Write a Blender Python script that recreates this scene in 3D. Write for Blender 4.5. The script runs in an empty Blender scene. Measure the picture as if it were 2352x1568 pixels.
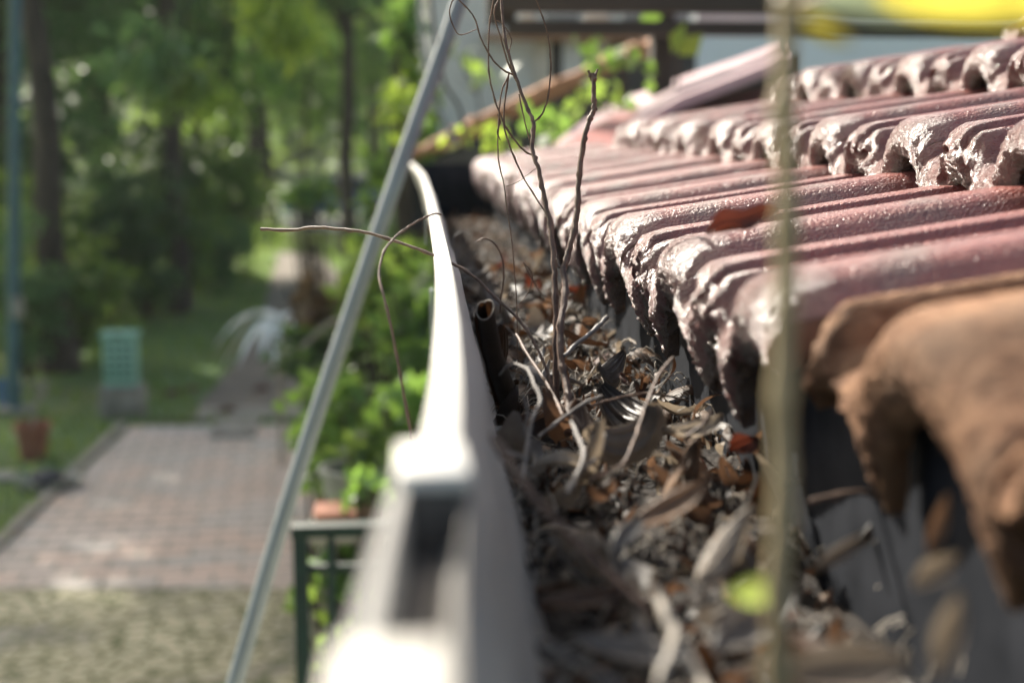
import bpy, bmesh, math, random
import numpy as np
from mathutils import Vector, Matrix, noise

R = math.radians
SC = bpy.context.scene
COL = SC.collection
rnd = random.Random(7)

# ------------------------------------------------------------------ camera, light, exposure
CAM = Vector((0, 0, 3.0))
PITCH, YAW = 8.68, 4.5
cd = bpy.data.cameras.new('camera')
cd.lens = 50; cd.sensor_width = 36; cd.clip_start = 0.02; cd.clip_end = 800
cd.dof.use_dof = True; cd.dof.focus_distance = 1.40; cd.dof.aperture_fstop = 3.3; cd.dof.aperture_blades = 0
cam = bpy.data.objects.new('camera', cd); COL.objects.link(cam)
cam.location = CAM; cam.rotation_euler = (R(90 - PITCH), 0, R(-YAW))
SC.camera = cam
bpy.context.view_layer.update()
MW = Matrix.Translation(CAM) @ cam.rotation_euler.to_matrix().to_4x4()
FPX = 2352 * 50 / 36

SUN_AZ, SUN_EL = 29, 36          # degrees left of the gutter's direction, height
sd = Vector((-math.sin(R(SUN_AZ)) * math.cos(R(SUN_EL)), math.cos(R(SUN_AZ)) * math.cos(R(SUN_EL)), math.sin(R(SUN_EL))))
W = bpy.data.worlds.new('World'); SC.world = W; W.use_nodes = True
nt = W.node_tree
sky = nt.nodes.new('ShaderNodeTexSky'); sky.sky_type = 'NISHITA'; sky.sun_disc = False
sky.sun_elevation = R(SUN_EL); sky.sun_rotation = R(-SUN_AZ); sky.air_density = 1.0; sky.dust_density = 4.0
sky.ozone_density = .6
wm = nt.nodes.new('ShaderNodeMix'); wm.data_type = 'RGBA'; wm.blend_type = 'MULTIPLY'; wm.inputs[0].default_value = 1; wm.inputs[7].default_value = (1, .97, .88, 1)
nt.links.new(sky.outputs[0], wm.inputs[6]); nt.links.new(wm.outputs[2], nt.nodes['Background'].inputs[0]); nt.nodes['Background'].inputs[1].default_value = 0.105
sl = bpy.data.lights.new('sun', 'SUN'); sl.energy = 5.0; sl.angle = R(0.5); sl.color = (1, 0.93, 0.82)
so = bpy.data.objects.new('sun', sl); COL.objects.link(so); so.rotation_euler = sd.to_track_quat('Z', 'Y').to_euler()
SC.view_settings.view_transform = 'Standard'; SC.view_settings.look = 'None'; SC.view_settings.gamma = 1
SC.view_settings.exposure = 1.22
SC.render.engine = 'CYCLES'
SC.cycles.use_denoising = True; SC.cycles.max_bounces = 6; SC.cycles.transparent_max_bounces = 6
SC.cycles.sample_clamp_indirect = 6

def ray(x, y):
    v = Vector(((x - 1176) / FPX, (784 - y) / FPX, -1))
    return (MW.to_3x3() @ v)
def atY(x, y, Y):
    r = ray(x, y); return CAM + r * (Y / r.y)
def atZ(x, y, z):
    r = ray(x, y); return CAM + r * ((z - CAM.z) / r.z)
def G(x, y): return atZ(x, y, 0.0)

# ------------------------------------------------------------------ helpers
def tag(o, label=None, cat=None, group=None, kind=None):
    if label: o['label'] = label
    if cat: o['category'] = cat
    if group: o['group'] = group
    if kind: o['kind'] = kind
    return o
def empty(name, loc=(0, 0, 0), label=None, cat=None, group=None):
    o = bpy.data.objects.new(name, None); COL.objects.link(o); o.location = loc
    o.empty_display_size = 0.1
    return tag(o, label, cat, group)
def link(name, me, mat, parent=None, smooth=True):
    o = bpy.data.objects.new(name, me); COL.objects.link(o)
    if mat and not me.materials: me.materials.append(mat)
    if smooth: me.polygons.foreach_set('use_smooth', np.ones(len(me.polygons), bool))
    if parent:
        o.parent = parent
        if me.get('world'): o.location = -Vector(parent.location)
    return o
def mesh(name, v, f, world=True):
    me = bpy.data.meshes.new(name); me.from_pydata([tuple(p) for p in v], [], f); me.update()
    if world: me['world'] = 1
    return me
def quads(name, V):
    """V: (n,4,3) -> n separate quads"""
    n = len(V); me = bpy.data.meshes.new(name)
    me.vertices.add(n * 4); me.vertices.foreach_set('co', V.reshape(-1).astype(np.float32))
    me.loops.add(n * 4); me.loops.foreach_set('vertex_index', np.arange(n * 4, dtype=np.int32))
    me.polygons.add(n); me.polygons.foreach_set('loop_start', np.arange(0, n * 4, 4, dtype=np.int32))
    me.update(calc_edges=True); me['world'] = 1
    return me
class MB:
    def __init__(s): s.v = []; s.f = []
    def add(s, v, f):
        k = len(s.v); s.v += [Vector(p) for p in v]; s.f += [tuple(i + k for i in q) for q in f]
    def box(s, a, b, bev=0.0):
        x0, y0, z0 = a; x1, y1, z1 = b
        if bev <= 0:
            v = [(x0, y0, z0), (x1, y0, z0), (x1, y1, z0), (x0, y1, z0), (x0, y0, z1), (x1, y0, z1), (x1, y1, z1), (x0, y1, z1)]
            s.add(v, [(3, 2, 1, 0), (4, 5, 6, 7), (0, 1, 5, 4), (1, 2, 6, 5), (2, 3, 7, 6), (3, 0, 4, 7)]); return
        bm = bmesh.new(); bmesh.ops.create_cube(bm, size=1)
        for q in bm.verts:
            q.co = Vector(((x0 + x1) / 2 + q.co.x * (x1 - x0), (y0 + y1) / 2 + q.co.y * (y1 - y0), (z0 + z1) / 2 + q.co.z * (z1 - z0)))
        bmesh.ops.bevel(bm, geom=bm.edges[:], offset=bev, segments=2, affect='EDGES', profile=.5)
        bm.verts.index_update()
        s.add([q.co.copy() for q in bm.verts], [tuple(q.index for q in f.verts) for f in bm.faces]); bm.free()
    def tube(s, pts, rad, n=8, cap=True, flat=1.0):
        pts = [Vector(p) for p in pts]; m = len(pts); k = len(s.v)
        rad = rad if hasattr(rad, '__len__') else [rad] * m
        t = (pts[1] - pts[0]).normalized(); a = t.orthogonal().normalized()
        for i, p in enumerate(pts):
            t = (pts[min(i + 1, m - 1)] - pts[max(i - 1, 0)]).normalized()
            a = (a - t * a.dot(t)).normalized(); b = t.cross(a)
            for j in range(n):
                w = 2 * math.pi * j / n
                s.v.append(p + (a * math.cos(w) + b * math.sin(w) * flat) * rad[i])
        for i in range(m - 1):
            for j in range(n):
                s.f.append((k + i * n + j, k + i * n + (j + 1) % n, k + (i + 1) * n + (j + 1) % n, k + (i + 1) * n + j))
        if cap:
            s.f.append(tuple(k + j for j in range(n))[::-1]); s.f.append(tuple(k + (m - 1) * n + j for j in range(n)))
    def lathe(s, c, prof, n=24, squash=1.0):
        k = len(s.v); c = Vector(c)
        for (r, z) in prof:
            for j in range(n):
                w = 2 * math.pi * j / n; s.v.append(c + Vector((r * math.cos(w), r * math.sin(w) * squash, z)))
        for i in range(len(prof) - 1):
            for j in range(n):
                s.f.append((k + i * n + j, k + i * n + (j + 1) % n, k + (i + 1) * n + (j + 1) % n, k + (i + 1) * n + j))
    def prism(s, poly, d):
        """extrude polygon (list of Vectors) by vector d"""
        n = len(poly); d = Vector(d); v = [Vector(p) for p in poly] + [Vector(p) + d for p in poly]
        s.add(v, [tuple(range(n)), tuple(range(2 * n - 1, n - 1, -1))] + [(i, i + n, (i + 1) % n + n, (i + 1) % n) for i in range(n)])
    def build(s, name, mat, parent=None, smooth=True):
        me = mesh(name, s.v, s.f)
        bm = bmesh.new(); bm.from_mesh(me); bmesh.ops.recalc_face_normals(bm, faces=bm.faces); bm.to_mesh(me); bm.free()
        o = link(name, me, mat, parent, smooth)
        if smooth:
            try: me.set_sharp_from_angle(angle=R(40))
            except Exception: pass
        return o
def spline(pts, n):
    """Catmull-Rom through pts (tuples of any length)"""
    P = np.array([list(p) for p in pts], float); out = []
    P = np.vstack([2 * P[0] - P[1], P, 2 * P[-1] - P[-2]])
    for i in range(1, len(P) - 2):
        for k in range(n):
            t = k / n
            out.append(0.5 * (2 * P[i] + (P[i + 1] - P[i - 1]) * t + (2 * P[i - 1] - 5 * P[i] + 4 * P[i + 1] - P[i + 2]) * t * t
                              + (3 * P[i] - 3 * P[i + 1] + P[i + 2] - P[i - 1]) * t ** 3))
    out.append(P[-2]); return out

# ------------------------------------------------------------------ materials
class NT:
    def __init__(s, name):
        s.m = bpy.data.materials.new(name); s.m.use_nodes = True; s.t = s.m.node_tree
        s.b = s.t.nodes['Principled BSDF']; s.o = s.t.nodes['Material Output']
    def n(s, typ, **k):
        q = s.t.nodes.new('ShaderNode' + typ)
        for a, b in k.items(): setattr(q, a, b)
        return q
    def l(s, a, b): s.t.links.new(a, b)
    def co(s): return s.n('TexCoord').outputs['Object']
    def mapping(s, sc):
        m = s.n('Mapping'); m.inputs['Scale'].default_value = sc; s.l(s.co(), m.inputs[0]); return m.outputs[0]
    def noise(s, scale, detail=4, vec=None, rough=.55):
        q = s.n('TexNoise'); q.inputs['Scale'].default_value = scale; q.inputs['Detail'].default_value = detail
        q.inputs['Roughness'].default_value = rough
        s.l(vec or s.co(), q.inputs['Vector']); return q.outputs['Fac']
    def ramp(s, fac, stops):
        q = s.n('ValToRGB'); e = q.color_ramp.elements
        while len(e) < len(stops): e.new(0.5)
        for i, (p, c) in enumerate(stops): e[i].position = p; e[i].color = (*c, 1) if len(c) == 3 else c
        s.l(fac, q.inputs[0]); return q.outputs[0]
    def mix(s, fac, a, b, mode='MIX'):
        q = s.n('Mix', data_type='RGBA', blend_type=mode)
        if isinstance(fac, (int, float)): q.inputs[0].default_value = fac
        else: s.l(fac, q.inputs[0])
        for i, v in ((6, a), (7, b)):
            if isinstance(v, tuple): q.inputs[i].default_value = (*v, 1)
            else: s.l(v, q.inputs[i])
        return q.outputs[2]
    def bump(s, h, strength=.5, dist=.01, prev=None):
        q = s.n('Bump'); q.inputs['Strength'].default_value = strength; q.inputs['Distance'].default_value = dist
        s.l(h, q.inputs['Height'])
        if prev: s.l(prev, q.inputs['Normal'])
        s.l(q.outputs[0], s.b.inputs['Normal']); return q.outputs[0]
    def set(s, color=None, rough=None, metal=None, spec=None, coat=None):
        if color is not None:
            if isinstance(color, tuple): s.b.inputs['Base Color'].default_value = (*color, 1)
            else: s.l(color, s.b.inputs['Base Color'])
        if rough is not None:
            if isinstance(rough, (int, float)): s.b.inputs['Roughness'].default_value = rough
            else: s.l(rough, s.b.inputs['Roughness'])
        if metal is not None: s.b.inputs['Metallic'].default_value = metal
        if spec is not None: s.b.inputs['Specular IOR Level'].default_value = spec
        if coat is not None: s.b.inputs['Coat Weight'].default_value = coat; s.b.inputs['Coat Roughness'].default_value = .25
        return s
    def translucent(s, fac, color):
        tr = s.n('BsdfTranslucent'); mx = s.n('MixShader'); mx.inputs[0].default_value = fac
        if isinstance(color, tuple): tr.inputs[0].default_value = (*color, 1)
        else: s.l(color, tr.inputs[0])
        s.l(s.b.outputs[0], mx.inputs[1]); s.l(tr.outputs[0], mx.inputs[2]); s.l(mx.outputs[0], s.o.inputs[0])

def rough_mat(name, c1, c2, scale=8, rough=.8, bs=.4, bd=.01, metal=None, spec=None, coat=None, stretch=(1, 1, 1)):
    q = NT(name); v = q.mapping(stretch); n = q.noise(scale, 5, v)
    q.set(q.ramp(n, [(.3, c1), (.7, c2)]), rough, metal, spec, coat)
    if bs: q.bump(q.noise(scale * 4, 4, v), bs, bd)
    return q.m

def tile_mat(name, dark, light, rough_lo, rough_hi, dirt, dirt_amt, spec, coat, clay):
    q = NT(name)
    big = q.noise(14, 5); fine = q.noise(420, 2, q.mapping((.6, 1, 1)), .6); mid = q.noise(110, 4, q.mapping((.5, 1, 1)))
    c = q.ramp(mid, [(.3, dark), (.7, light)])
    d = q.ramp(big, [(.62 - .25 * dirt_amt, (0, 0, 0)), (.75, (1, 1, 1))])
    c = q.mix(d, c, dirt)
    at = q.n('Attribute'); at.attribute_name = 'unglazed'
    mth = q.n('Math', operation='MULTIPLY_ADD'); q.l(q.noise(45, 4), mth.inputs[0]); mth.inputs[1].default_value = 1.1; q.l(at.outputs['Fac'], mth.inputs[2])
    cl = q.ramp(mth.outputs[0], [(.80, (0, 0, 0)), (1.1, (1, 1, 1))])
    c = q.mix(cl, c, clay)
    q.set(c, q.ramp(fine, [(.3, (rough_lo,) * 3), (.7, (rough_hi,) * 3)]), spec=spec, coat=coat)
    if coat:
        gl = q.n('Attribute'); gl.attribute_name = 'crust'; rr = q.ramp(fine, [(.3, (rough_lo,) * 3), (.7, (rough_hi,) * 3)])
        q.l(q.mix(gl.outputs['Fac'], rr, (.27, .27, .27)), q.b.inputs['Roughness'])
        cm = q.n('Math', operation='MULTIPLY_ADD'); q.l(gl.outputs['Fac'], cm.inputs[0]); cm.inputs[1].default_value = .9; cm.inputs[2].default_value = coat; q.l(cm.outputs[0], q.b.inputs['Coat Weight'])
        q.b.inputs['Coat Roughness'].default_value = .2
    b1 = q.bump(mid, .4, .004); b2 = q.bump(fine, 1.0, .0030, b1)
    at2 = q.n('Attribute'); at2.attribute_name = 'crust'; mm = q.n('Math', operation='MULTIPLY'); q.l(q.noise(300, 5, None, .75), mm.inputs[0]); q.l(at2.outputs['Fac'], mm.inputs[1]); b3 = q.bump(mm.outputs[0], 1.0, .013, b2); q.l(b3, q.b.inputs['Coat Normal'])
    return q.m
M = {}
M['tile'] = tile_mat('glazed_red_tile', (.17, .038, .030), (.29, .085, .066), .25, .55, (.17, .10, .08), .35, .9, .22, (.17, .10, .065))
M['tile_side'] = rough_mat('fired_clay_edge', (.10, .05, .03), (.20, .11, .07), 40, .85, .5, .003)
M['tile_orange'] = tile_mat('bare_clay_tile', (.16, .075, .04), (.46, .26, .15), .7, .9, (.09, .06, .04), .75, .25, 0, (.30, .17, .09))

q = NT('white_painted_metal')
n1 = q.noise(420, 2); sp = q.ramp(n1, [(.715, (0, 0, 0)), (.735, (1, 1, 1))]); st = q.noise(25, 4, q.mapping((1, .2, 1)))
c = q.mix(q.ramp(st, [(.35, (0, 0, 0)), (.8, (.6, .6, .6))]), (.68, .67, .63), (.47, .44, .38)); q.set(q.mix(sp, c, (.08, .06, .05)), .42)
q.bump(q.noise(90, 3), .15, .002); M['white'] = q.m
q = NT('grey_gutter_metal')
st = q.noise(12, 5, q.mapping((1, .25, 2.2)))
q.set(q.ramp(st, [(.3, (.26, .25, .235)), (.55, (.40, .395, .375)), (.8, (.50, .49, .465))]), .4, spec=.5); q.bump(q.noise(60, 4), .15, .002); M['guttergrey'] = q.m
M['shade_brown'] = rough_mat('shade_brown_metal', (.05, .042, .035), (.13, .115, .10), 20, .7, .3, .002)  # dark brown standing in for shade inside the channel and below the clips
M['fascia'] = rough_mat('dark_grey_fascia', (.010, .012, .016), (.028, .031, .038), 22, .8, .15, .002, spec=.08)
M['dark_metal'] = rough_mat('dark_metal', (.02, .02, .022), (.04, .04, .045), 10, .5, .1, .002)
M['galv'] = rough_mat('galvanised_pipe', (.17, .20, .21), (.25, .28, .29), 9, .6, .2, .004, metal=.2, stretch=(1, 1, .3))
M['green_paint'] = rough_mat('dark_green_paint', (.002, .014, .012), (.004, .024, .02), 12, .5, .1, .002, spec=.25)
M['blue_paint'] = rough_mat('blue_green_paint', (.03, .09, .12), (.045, .13, .16), 6, .5, .2, .004)
M['mint'] = rough_mat('mint_green_paint', (.20, .42, .33), (.28, .52, .42), 9, .5, .2, .003)
M['concrete'] = rough_mat('weathered_concrete', (.18, .17, .14), (.36, .34, .30), 7, .9, .5, .01)
M['palewall'] = rough_mat('pale_render', (.66, .64, .60), (.78, .76, .72), 2.5, .85, .2, .01)
M['bluewall'] = rough_mat('pale_blue_render', (.76, .80, .84), (.84, .87, .90), 2.0, .8, .1, .01)
M['terracotta'] = rough_mat('terracotta', (.20, .075, .045), (.32, .13, .075), 9, .8, .3, .004)
M['stone'] = rough_mat('dark_stone', (.04, .04, .05), (.09, .09, .10), 6, .8, .6, .02)
M['whitepaint'] = rough_mat('chalky_white', (.16, .18, .16), (.30, .32, .29), 6, .7, .2, .004)
M['bark'] = rough_mat('tree_bark', (.02, .015, .012), (.08, .06, .045), 5, .9, .8, .03, stretch=(1, 1, .25))
M['barkpale'] = rough_mat('pale_bark', (.22, .20, .16), (.40, .37, .31), 9, .9, .4, .01)
M['wood_beam'] = rough_mat('dark_timber', (.022, .017, .014), (.05, .038, .03), 5, .7, .3, .005, stretch=(.3, 1, 1))
M['lightstrip'] = rough_mat('white_sheet', (.62, .66, .70), (.75, .78, .80), 2, .5, 0)
M['purple_roof'] = rough_mat('faded_purple_tile', (.34, .22, .24), (.48, .34, .36), 5, .5, .3, .004)
M['red_roof'] = rough_mat('faded_red_tile', (.30, .10, .09), (.42, .17, .15), 5, .5, .3, .004)
M['brown_roof'] = rough_mat('brown_clay_verge', (.28, .13, .065), (.45, .25, .14), 9, .8, .5, .01)
M['cream'] = rough_mat('cream_frame', (.60, .52, .42), (.70, .62, .52), 4, .6, .1, .004)
M['carblue'] = rough_mat('blue_car_paint', (.03, .10, .28), (.04, .12, .32), 2, .25, 0, coat=1.0)
M['glass'] = rough_mat('dark_glass', (.02, .025, .03), (.03, .04, .05), 2, .08, 0)
M['tyre'] = rough_mat('tyre_rubber', (.015, .015, .015), (.03, .03, .03), 9, .9, .2, .003)
M['pink'] = rough_mat('pink_cloth', (.45, .12, .16), (.55, .2, .24), 4, .8, .2, .004)
M['silver_leaf'] = rough_mat('silvery_leaf', (.62, .70, .70), (.80, .86, .86), 5, .45, .1, .003)

def foliage_mat(name, c1, c2, c3, tr=.45, trc=(.35, .55, .06), rough=.46):
    q = NT(name); g = q.n('NewGeometry'); c = q.ramp(g.outputs['Random Per Island'], [(0, c1), (.6, c2), (1, c3)])
    q.set(c, rough, spec=.5); t = q.mix(.55, c, trc); q.translucent(tr, t); return q.m
M['leaf_dark'] = foliage_mat('dark_foliage', (.014, .042, .026), (.03, .08, .038), (.07, .14, .045), .4, (.24, .42, .07))
M['leaf_mid'] = foliage_mat('green_foliage', (.03, .085, .03), (.06, .14, .04), (.12, .22, .05), .5, (.46, .64, .09))
M['leaf_bright'] = foliage_mat('bright_foliage', (.04, .12, .04), (.08, .19, .05), (.15, .29, .06), .5, (.36, .56, .08))
M['leaf_yellow'] = foliage_mat('yellow_green_foliage', (.12, .22, .04), (.20, .31, .06), (.32, .40, .07), .55, (.6, .78, .08))
M['leaf_blue'] = foliage_mat('bluish_foliage', (.035, .10, .05), (.065, .15, .07), (.12, .22, .09), .45, (.32, .54, .14))
M['leaf_dry'] = foliage_mat('dry_foliage', (.10, .05, .03), (.15, .10, .06), (.20, .16, .10), .25, (.3, .2, .08))

def deadleaf(name, c1, c2, c3, tr, trc, rough=.5, ribs=True, uv=True):
    q = NT(name); g = q.n('NewGeometry'); oi = q.n('ObjectInfo')
    add = q.n('Math', operation='ADD'); q.l(g.outputs['Random Per Island'], add.inputs[0]); q.l(oi.outputs['Random'], add.inputs[1])
    fr = q.n('Math', operation='FRACT'); q.l(add.outputs[0], fr.inputs[0])
    c = q.ramp(fr.outputs[0], [(0, c1), (.5, c2), (1, c3)])
    sp = q.ramp(q.noise(70, 4), [(.35, (.45, .42, .4)), (.65, (1, 1, 1))]); c = q.mix(.8, c, sp, 'MULTIPLY')
    q.set(c, rough, spec=.55)
    uvn = q.n('UVMap'); w = q.n('TexWave', bands_direction='X'); w.inputs['Scale'].default_value = 3.2; w.inputs['Distortion'].default_value = 1.4
    q.l(uvn.outputs[0], w.inputs[0]); b = q.bump(w.outputs['Fac'], .5, .0012); q.bump(q.noise(220, 3), .5, .0012, b)
    q.translucent(tr, q.mix(.5, c, trc)); return q.m
M['dead_brown'] = deadleaf('brown_dead_leaf', (.05, .026, .015), (.12, .065, .036), (.25, .155, .09), .25, (.30, .16, .09))
M['dead_grey'] = deadleaf('grey_dead_leaf', (.08, .075, .07), (.17, .16, .15), (.34, .32, .30), .15, (.4, .3, .2), .45)
M['dead_dark'] = deadleaf('blackened_dead_leaf', (.010, .008, .006), (.022, .017, .013), (.045, .035, .028), .1, (.2, .08, .03), .45)
M['dead_red'] = deadleaf('russet_dead_leaf', (.055, .022, .014), (.10, .034, .02), (.15, .06, .038), .16, (.36, .07, .03))
M['dead_tan'] = deadleaf('tan_dead_leaf', (.19, .15, .115), (.32, .26, .20), (.52, .45, .36), .25, (.5, .4, .28))
M['live_leaf'] = deadleaf('live_green_leaf', (.26, .34, .09), (.31, .39, .11), (.34, .42, .12), .45, (.5, .62, .14))
M['yellow_leaf'] = deadleaf('yellow_leaf', (.58, .50, .08), (.62, .54, .10), (.66, .56, .12), .5, (.8, .72, .10))
M['pale_leaf'] = deadleaf('pale_green_leaf', (.42, .50, .33), (.45, .52, .35), (.48, .55, .38), .3, (.5, .6, .35))
M['twig'] = rough_mat('brown_twig', (.06, .034, .022), (.19, .115, .078), 90, .6, .5, .001)
M['twig_grey'] = rough_mat('grey_twig', (.09, .08, .07), (.27, .245, .225), 70, .6, .5, .001)
M['twig_pale'] = rough_mat('pale_stalk', (.22, .19, .15), (.45, .40, .33), 60, .6, .4, .001)
M['vine'] = rough_mat('olive_vine_stem', (.22, .165, .08), (.42, .33, .18), 60, .5, .3, .001)
M['soil'] = rough_mat('gutter_soil', (.008, .006, .005), (.03, .022, .016), 60, .9, .8, .01)

# ground materials
q = NT('lawn_ground')
n1 = q.noise(.35, 5); n2 = q.noise(3.5, 6); n3 = q.noise(22, 4)
c = q.ramp(n2, [(.3, (.055, .11, .035)), (.55, (.09, .17, .05)), (.75, (.17, .18, .08))])
c = q.mix(q.ramp(n1, [(.5, (0, 0, 0)), (.66, (1, 1, 1))]), c, (.21, .17, .105)); q.set(c, .95); q.bump(n3, .8, .04); M['lawn'] = q.m
q = NT('brick_pavers')
br = q.n('TexBrick'); br.offset = .5
br.inputs['Scale'].default_value = 1; br.inputs['Brick Width'].default_value = .36; br.inputs['Row Height'].default_value = .21
br.inputs['Mortar Size'].default_value = .018; br.inputs['Color1'].default_value = (.66, .51, .43, 1); br.inputs['Color2'].default_value = (.52, .50, .47, 1)
br.inputs['Mortar'].default_value = (.30, .28, .24, 1); br.inputs['Bias'].default_value = -.1
mp = q.n('Mapping'); mp.inputs['Rotation'].default_value = (0, 0, R(-4.5)); q.l(q.co(), mp.inputs[0]); q.l(mp.outputs[0], br.inputs[0])
c = q.mix(.6, br.outputs['Color'], q.ramp(q.noise(1.1, 5), [(.3, (.72, .74, .72)), (.6, (1, 1, 1))]), 'MULTIPLY')
q.set(c, .8); q.bump(br.outputs['Fac'], -.5, .01); M['pavers'] = q.m
q = NT('dirt_path'); c = q.ramp(q.noise(2.2, 6), [(.3, (.11, .095, .08)), (.6, (.19, .165, .135)), (.8, (.24, .18, .13))]); q.set(c, .95); q.bump(q.noise(14, 5), .8, .03); M['dirt'] = q.m
q = NT('mossy_yard')
vo = q.n('TexVoronoi'); vo.feature = 'DISTANCE_TO_EDGE'; vo.inputs['Scale'].default_value = 7.5; q.l(q.co(), vo.inputs[0])
c = q.ramp(q.noise(1.0, 6), [(.36, (.22, .21, .18)), (.5, (.48, .44, .30)), (.72, (.62, .57, .40))])
c = q.mix(q.ramp(vo.outputs['Distance'], [(.03, (1, 1, 1)), (.12, (0, 0, 0))]), c, (.10, .12, .045)); q.set(c, .9); q.bump(q.noise(20, 5), .6, .02); M['yard'] = q.m
M['road'] = rough_mat('sunlit_road', (.36, .34, .32), (.48, .46, .44), 1.5, .9, .2, .01)

# ------------------------------------------------------------------ the ground and hills
def sheet(name, poly, z, mat, label=None):
    v = [Vector((p[0], p[1], z)) for p in poly]
    o = link(name, mesh(name, v, [tuple(range(len(v)))]), M[mat], None, False); tag(o, label, None, None, 'structure'); return o
sheet('ground', [(-150, -20), (150, -20), (150, 170), (-150, 170)], 0, 'lawn')
sheet('yard', [(-6, -3), (1.6, -3), (1.6, G(0, 1345).y + .05), (-6, G(0, 1345).y + .05)], .004, 'yard')
pv = [G(-90, 1352), G(1250, 1352), G(980, 975), G(300, 980)]
sheet('paved_path', pv, .009, 'pavers')
pathpts = [G(440, 952), G(800, 952), G(780, 740), G(790, 640), G(730, 580), G(640, 580), G(620, 640), G(600, 760)]
sheet('dirt_path', pathpts, .006, 'dirt')
sheet('road', [(-30, 41), (24, 41), (24, 47), (-30, 47)], .01, 'road')
k = MB(); a, b = G(-95, 1356), G(292, 978); dv = (b - a); nn = Vector((-dv.y, dv.x, 0)).normalized() * .08
k.prism([a, b, b + nn, a + nn], (0, 0, .05)); tag(k.build('kerb', M['concrete'], None, False), kind='structure')
# rising wooded hillside behind everything
hv, hf = [], []
for i in range(25):
    for j in range(9):
        x = -144 + i * 12; t = j / 8; z = -0.5 + 21 * t ** .8 + 4 * noise.noise(Vector((i * .4, j * .7, 0)))
        hv.append((x, 112 + t * 50, z if j else -1))
for i in range(24):
    for j in range(8): hf.append((i * 9 + j, (i + 1) * 9 + j, (i + 1) * 9 + j + 1, i * 9 + j + 1))
tag(link('hills', mesh('hills', hv, hf), M['leaf_dark']), kind='structure')

# ------------------------------------------------------------------ foliage builder
def leafcloud(rs, blobs, n, size, aspect=.45, clump=.16, nclump=None, droop=.3):
    """blobs: (centre, (rx,ry,rz)). Leaves gathered in clumps near the surface and inside."""
    nb = len(blobs); vol = np.array([b[1][0] * b[1][1] * b[1][2] for b in blobs]); vol = vol ** .67; vol /= vol.sum()
    nclump = nclump or max(12, n // 45); bi = rs.choice(nb, nclump, p=vol)
    d = rs.normal(size=(nclump, 3)); d /= np.linalg.norm(d, axis=1)[:, None]; rr = rs.uniform(.35, 1.0, (nclump, 1)) ** .5
    C = np.array([list(b[0]) for b in blobs])[bi]; Rr = np.array([list(b[1]) for b in blobs])[bi]
    cc = C + d * rr * Rr; cr = Rr.mean(axis=1) * clump * 2
    ci = rs.integers(0, nclump, n)
    p = cc[ci] + rs.normal(size=(n, 3)) * (cr[ci] * .55)[:, None] * np.array([1, 1, .7])
    ax = rs.normal(size=(n, 3)); ax[:, 2] -= droop; ax /= np.linalg.norm(ax, axis=1)[:, None]
    up = rs.normal(size=(n, 3)) * .8 + np.array([0, 0, 1.0]); sd_ = np.cross(ax, up); sd_ /= np.linalg.norm(sd_, axis=1)[:, None] + 1e-9
    nn = np.cross(sd_, ax); L = (size * rs.uniform(.6, 1.3, n))[:, None]
    V = np.stack([p, p + ax * L * .45 + sd_ * L * aspect * .5 + nn * L * .06, p + ax * L, p + ax * L * .45 - sd_ * L * aspect * .5 + nn * L * .06], 1)
    return V
def plant(name, base, trunk, blobs, n, size, mat, label, cat, seed, group=None, aspect=.45, clump=.16, bark='bark', crown='crown', nclump=None, tr=None):
    base = Vector(base); root = empty(name, base, label, cat, group); rs = np.random.default_rng(seed); r_ = random.Random(seed)
    k = MB()
    if trunk:
        h, r0, lean = trunk
        top = base + Vector((lean[0], lean[1], h)); pts = []
        for i in range(9):
            t = i / 8; w = Vector((r_.uniform(-1, 1), r_.uniform(-1, 1), 0)) * r0 * .35
            pts.append(base.lerp(top, t) + (w if 0 < i < 8 else Vector()))
        k.tube(pts, [r0 * (1.35 if i == 0 else 1) * (1 - .45 * i / 8) for i in range(9)], 10)
        for (c, rr) in blobs[:7]:
            c = Vector(c); s0 = base.lerp(top, r_.uniform(.55, .95)); mid = s0.lerp(c, .5) + Vector((0, 0, -.08 * (c - s0).length))
            k.tube([s0, mid, c], [r0 * .45, r0 * .28, r0 * .1], 6)
    else:
        for (c, rr) in blobs[:6]:
            for q_ in range(3):
                c2 = Vector(c) + Vector((r_.uniform(-.5, .5) * rr[0], r_.uniform(-.5, .5) * rr[1], r_.uniform(-.2, .6) * rr[2]))
                mid = base.lerp(c2, .5) + Vector((r_.uniform(-.1, .1), r_.uniform(-.1, .1), .05)); k.tube([base, mid, c2], [.02, .014, .005], 5)
    k.build('trunk' if trunk else 'stem', M[bark], root)
    link(crown, quads(crown, leafcloud(rs, blobs, n, size, aspect, clump, nclump)), M[mat], root, False)
    return root
def blobs_at(c, rad, n, seed, spread=.6):
    r_ = random.Random(seed); out = []
    for i in range(n):
        d = Vector((r_.gauss(0, 1), r_.gauss(0, 1), r_.gauss(0, 1))).normalized() * r_.uniform(.3, 1) * spread
        s = r_.uniform(.35, .62)
        out.append((Vector(c) + Vector((d.x * rad[0], d.y * rad[1], d.z * rad[2])), (rad[0] * s, rad[1] * s, rad[2] * s)))
    return out

# far woodland, one mass nobody could count
rs = np.random.default_rng(3)
fb = [((x, 92 + rs.uniform(-6, 10), 6 + rs.uniform(-2, 3)), (7, 5, 9)) for x in np.arange(-60, 50, 6)]
fb += [((x, 88 + rs.uniform(-4, 6), 11 + rs.uniform(-2, 3)), (6, 5, 5)) for x in np.arange(-60, 50, 7)]
tag(link('woodland', quads('woodland', leafcloud(rs, fb, 36000, 1.1, .6, .2)), M['leaf_mid'], None, False), 'dense far woodland closing the view beyond the road', 'woodland', None, 'stuff')

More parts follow.
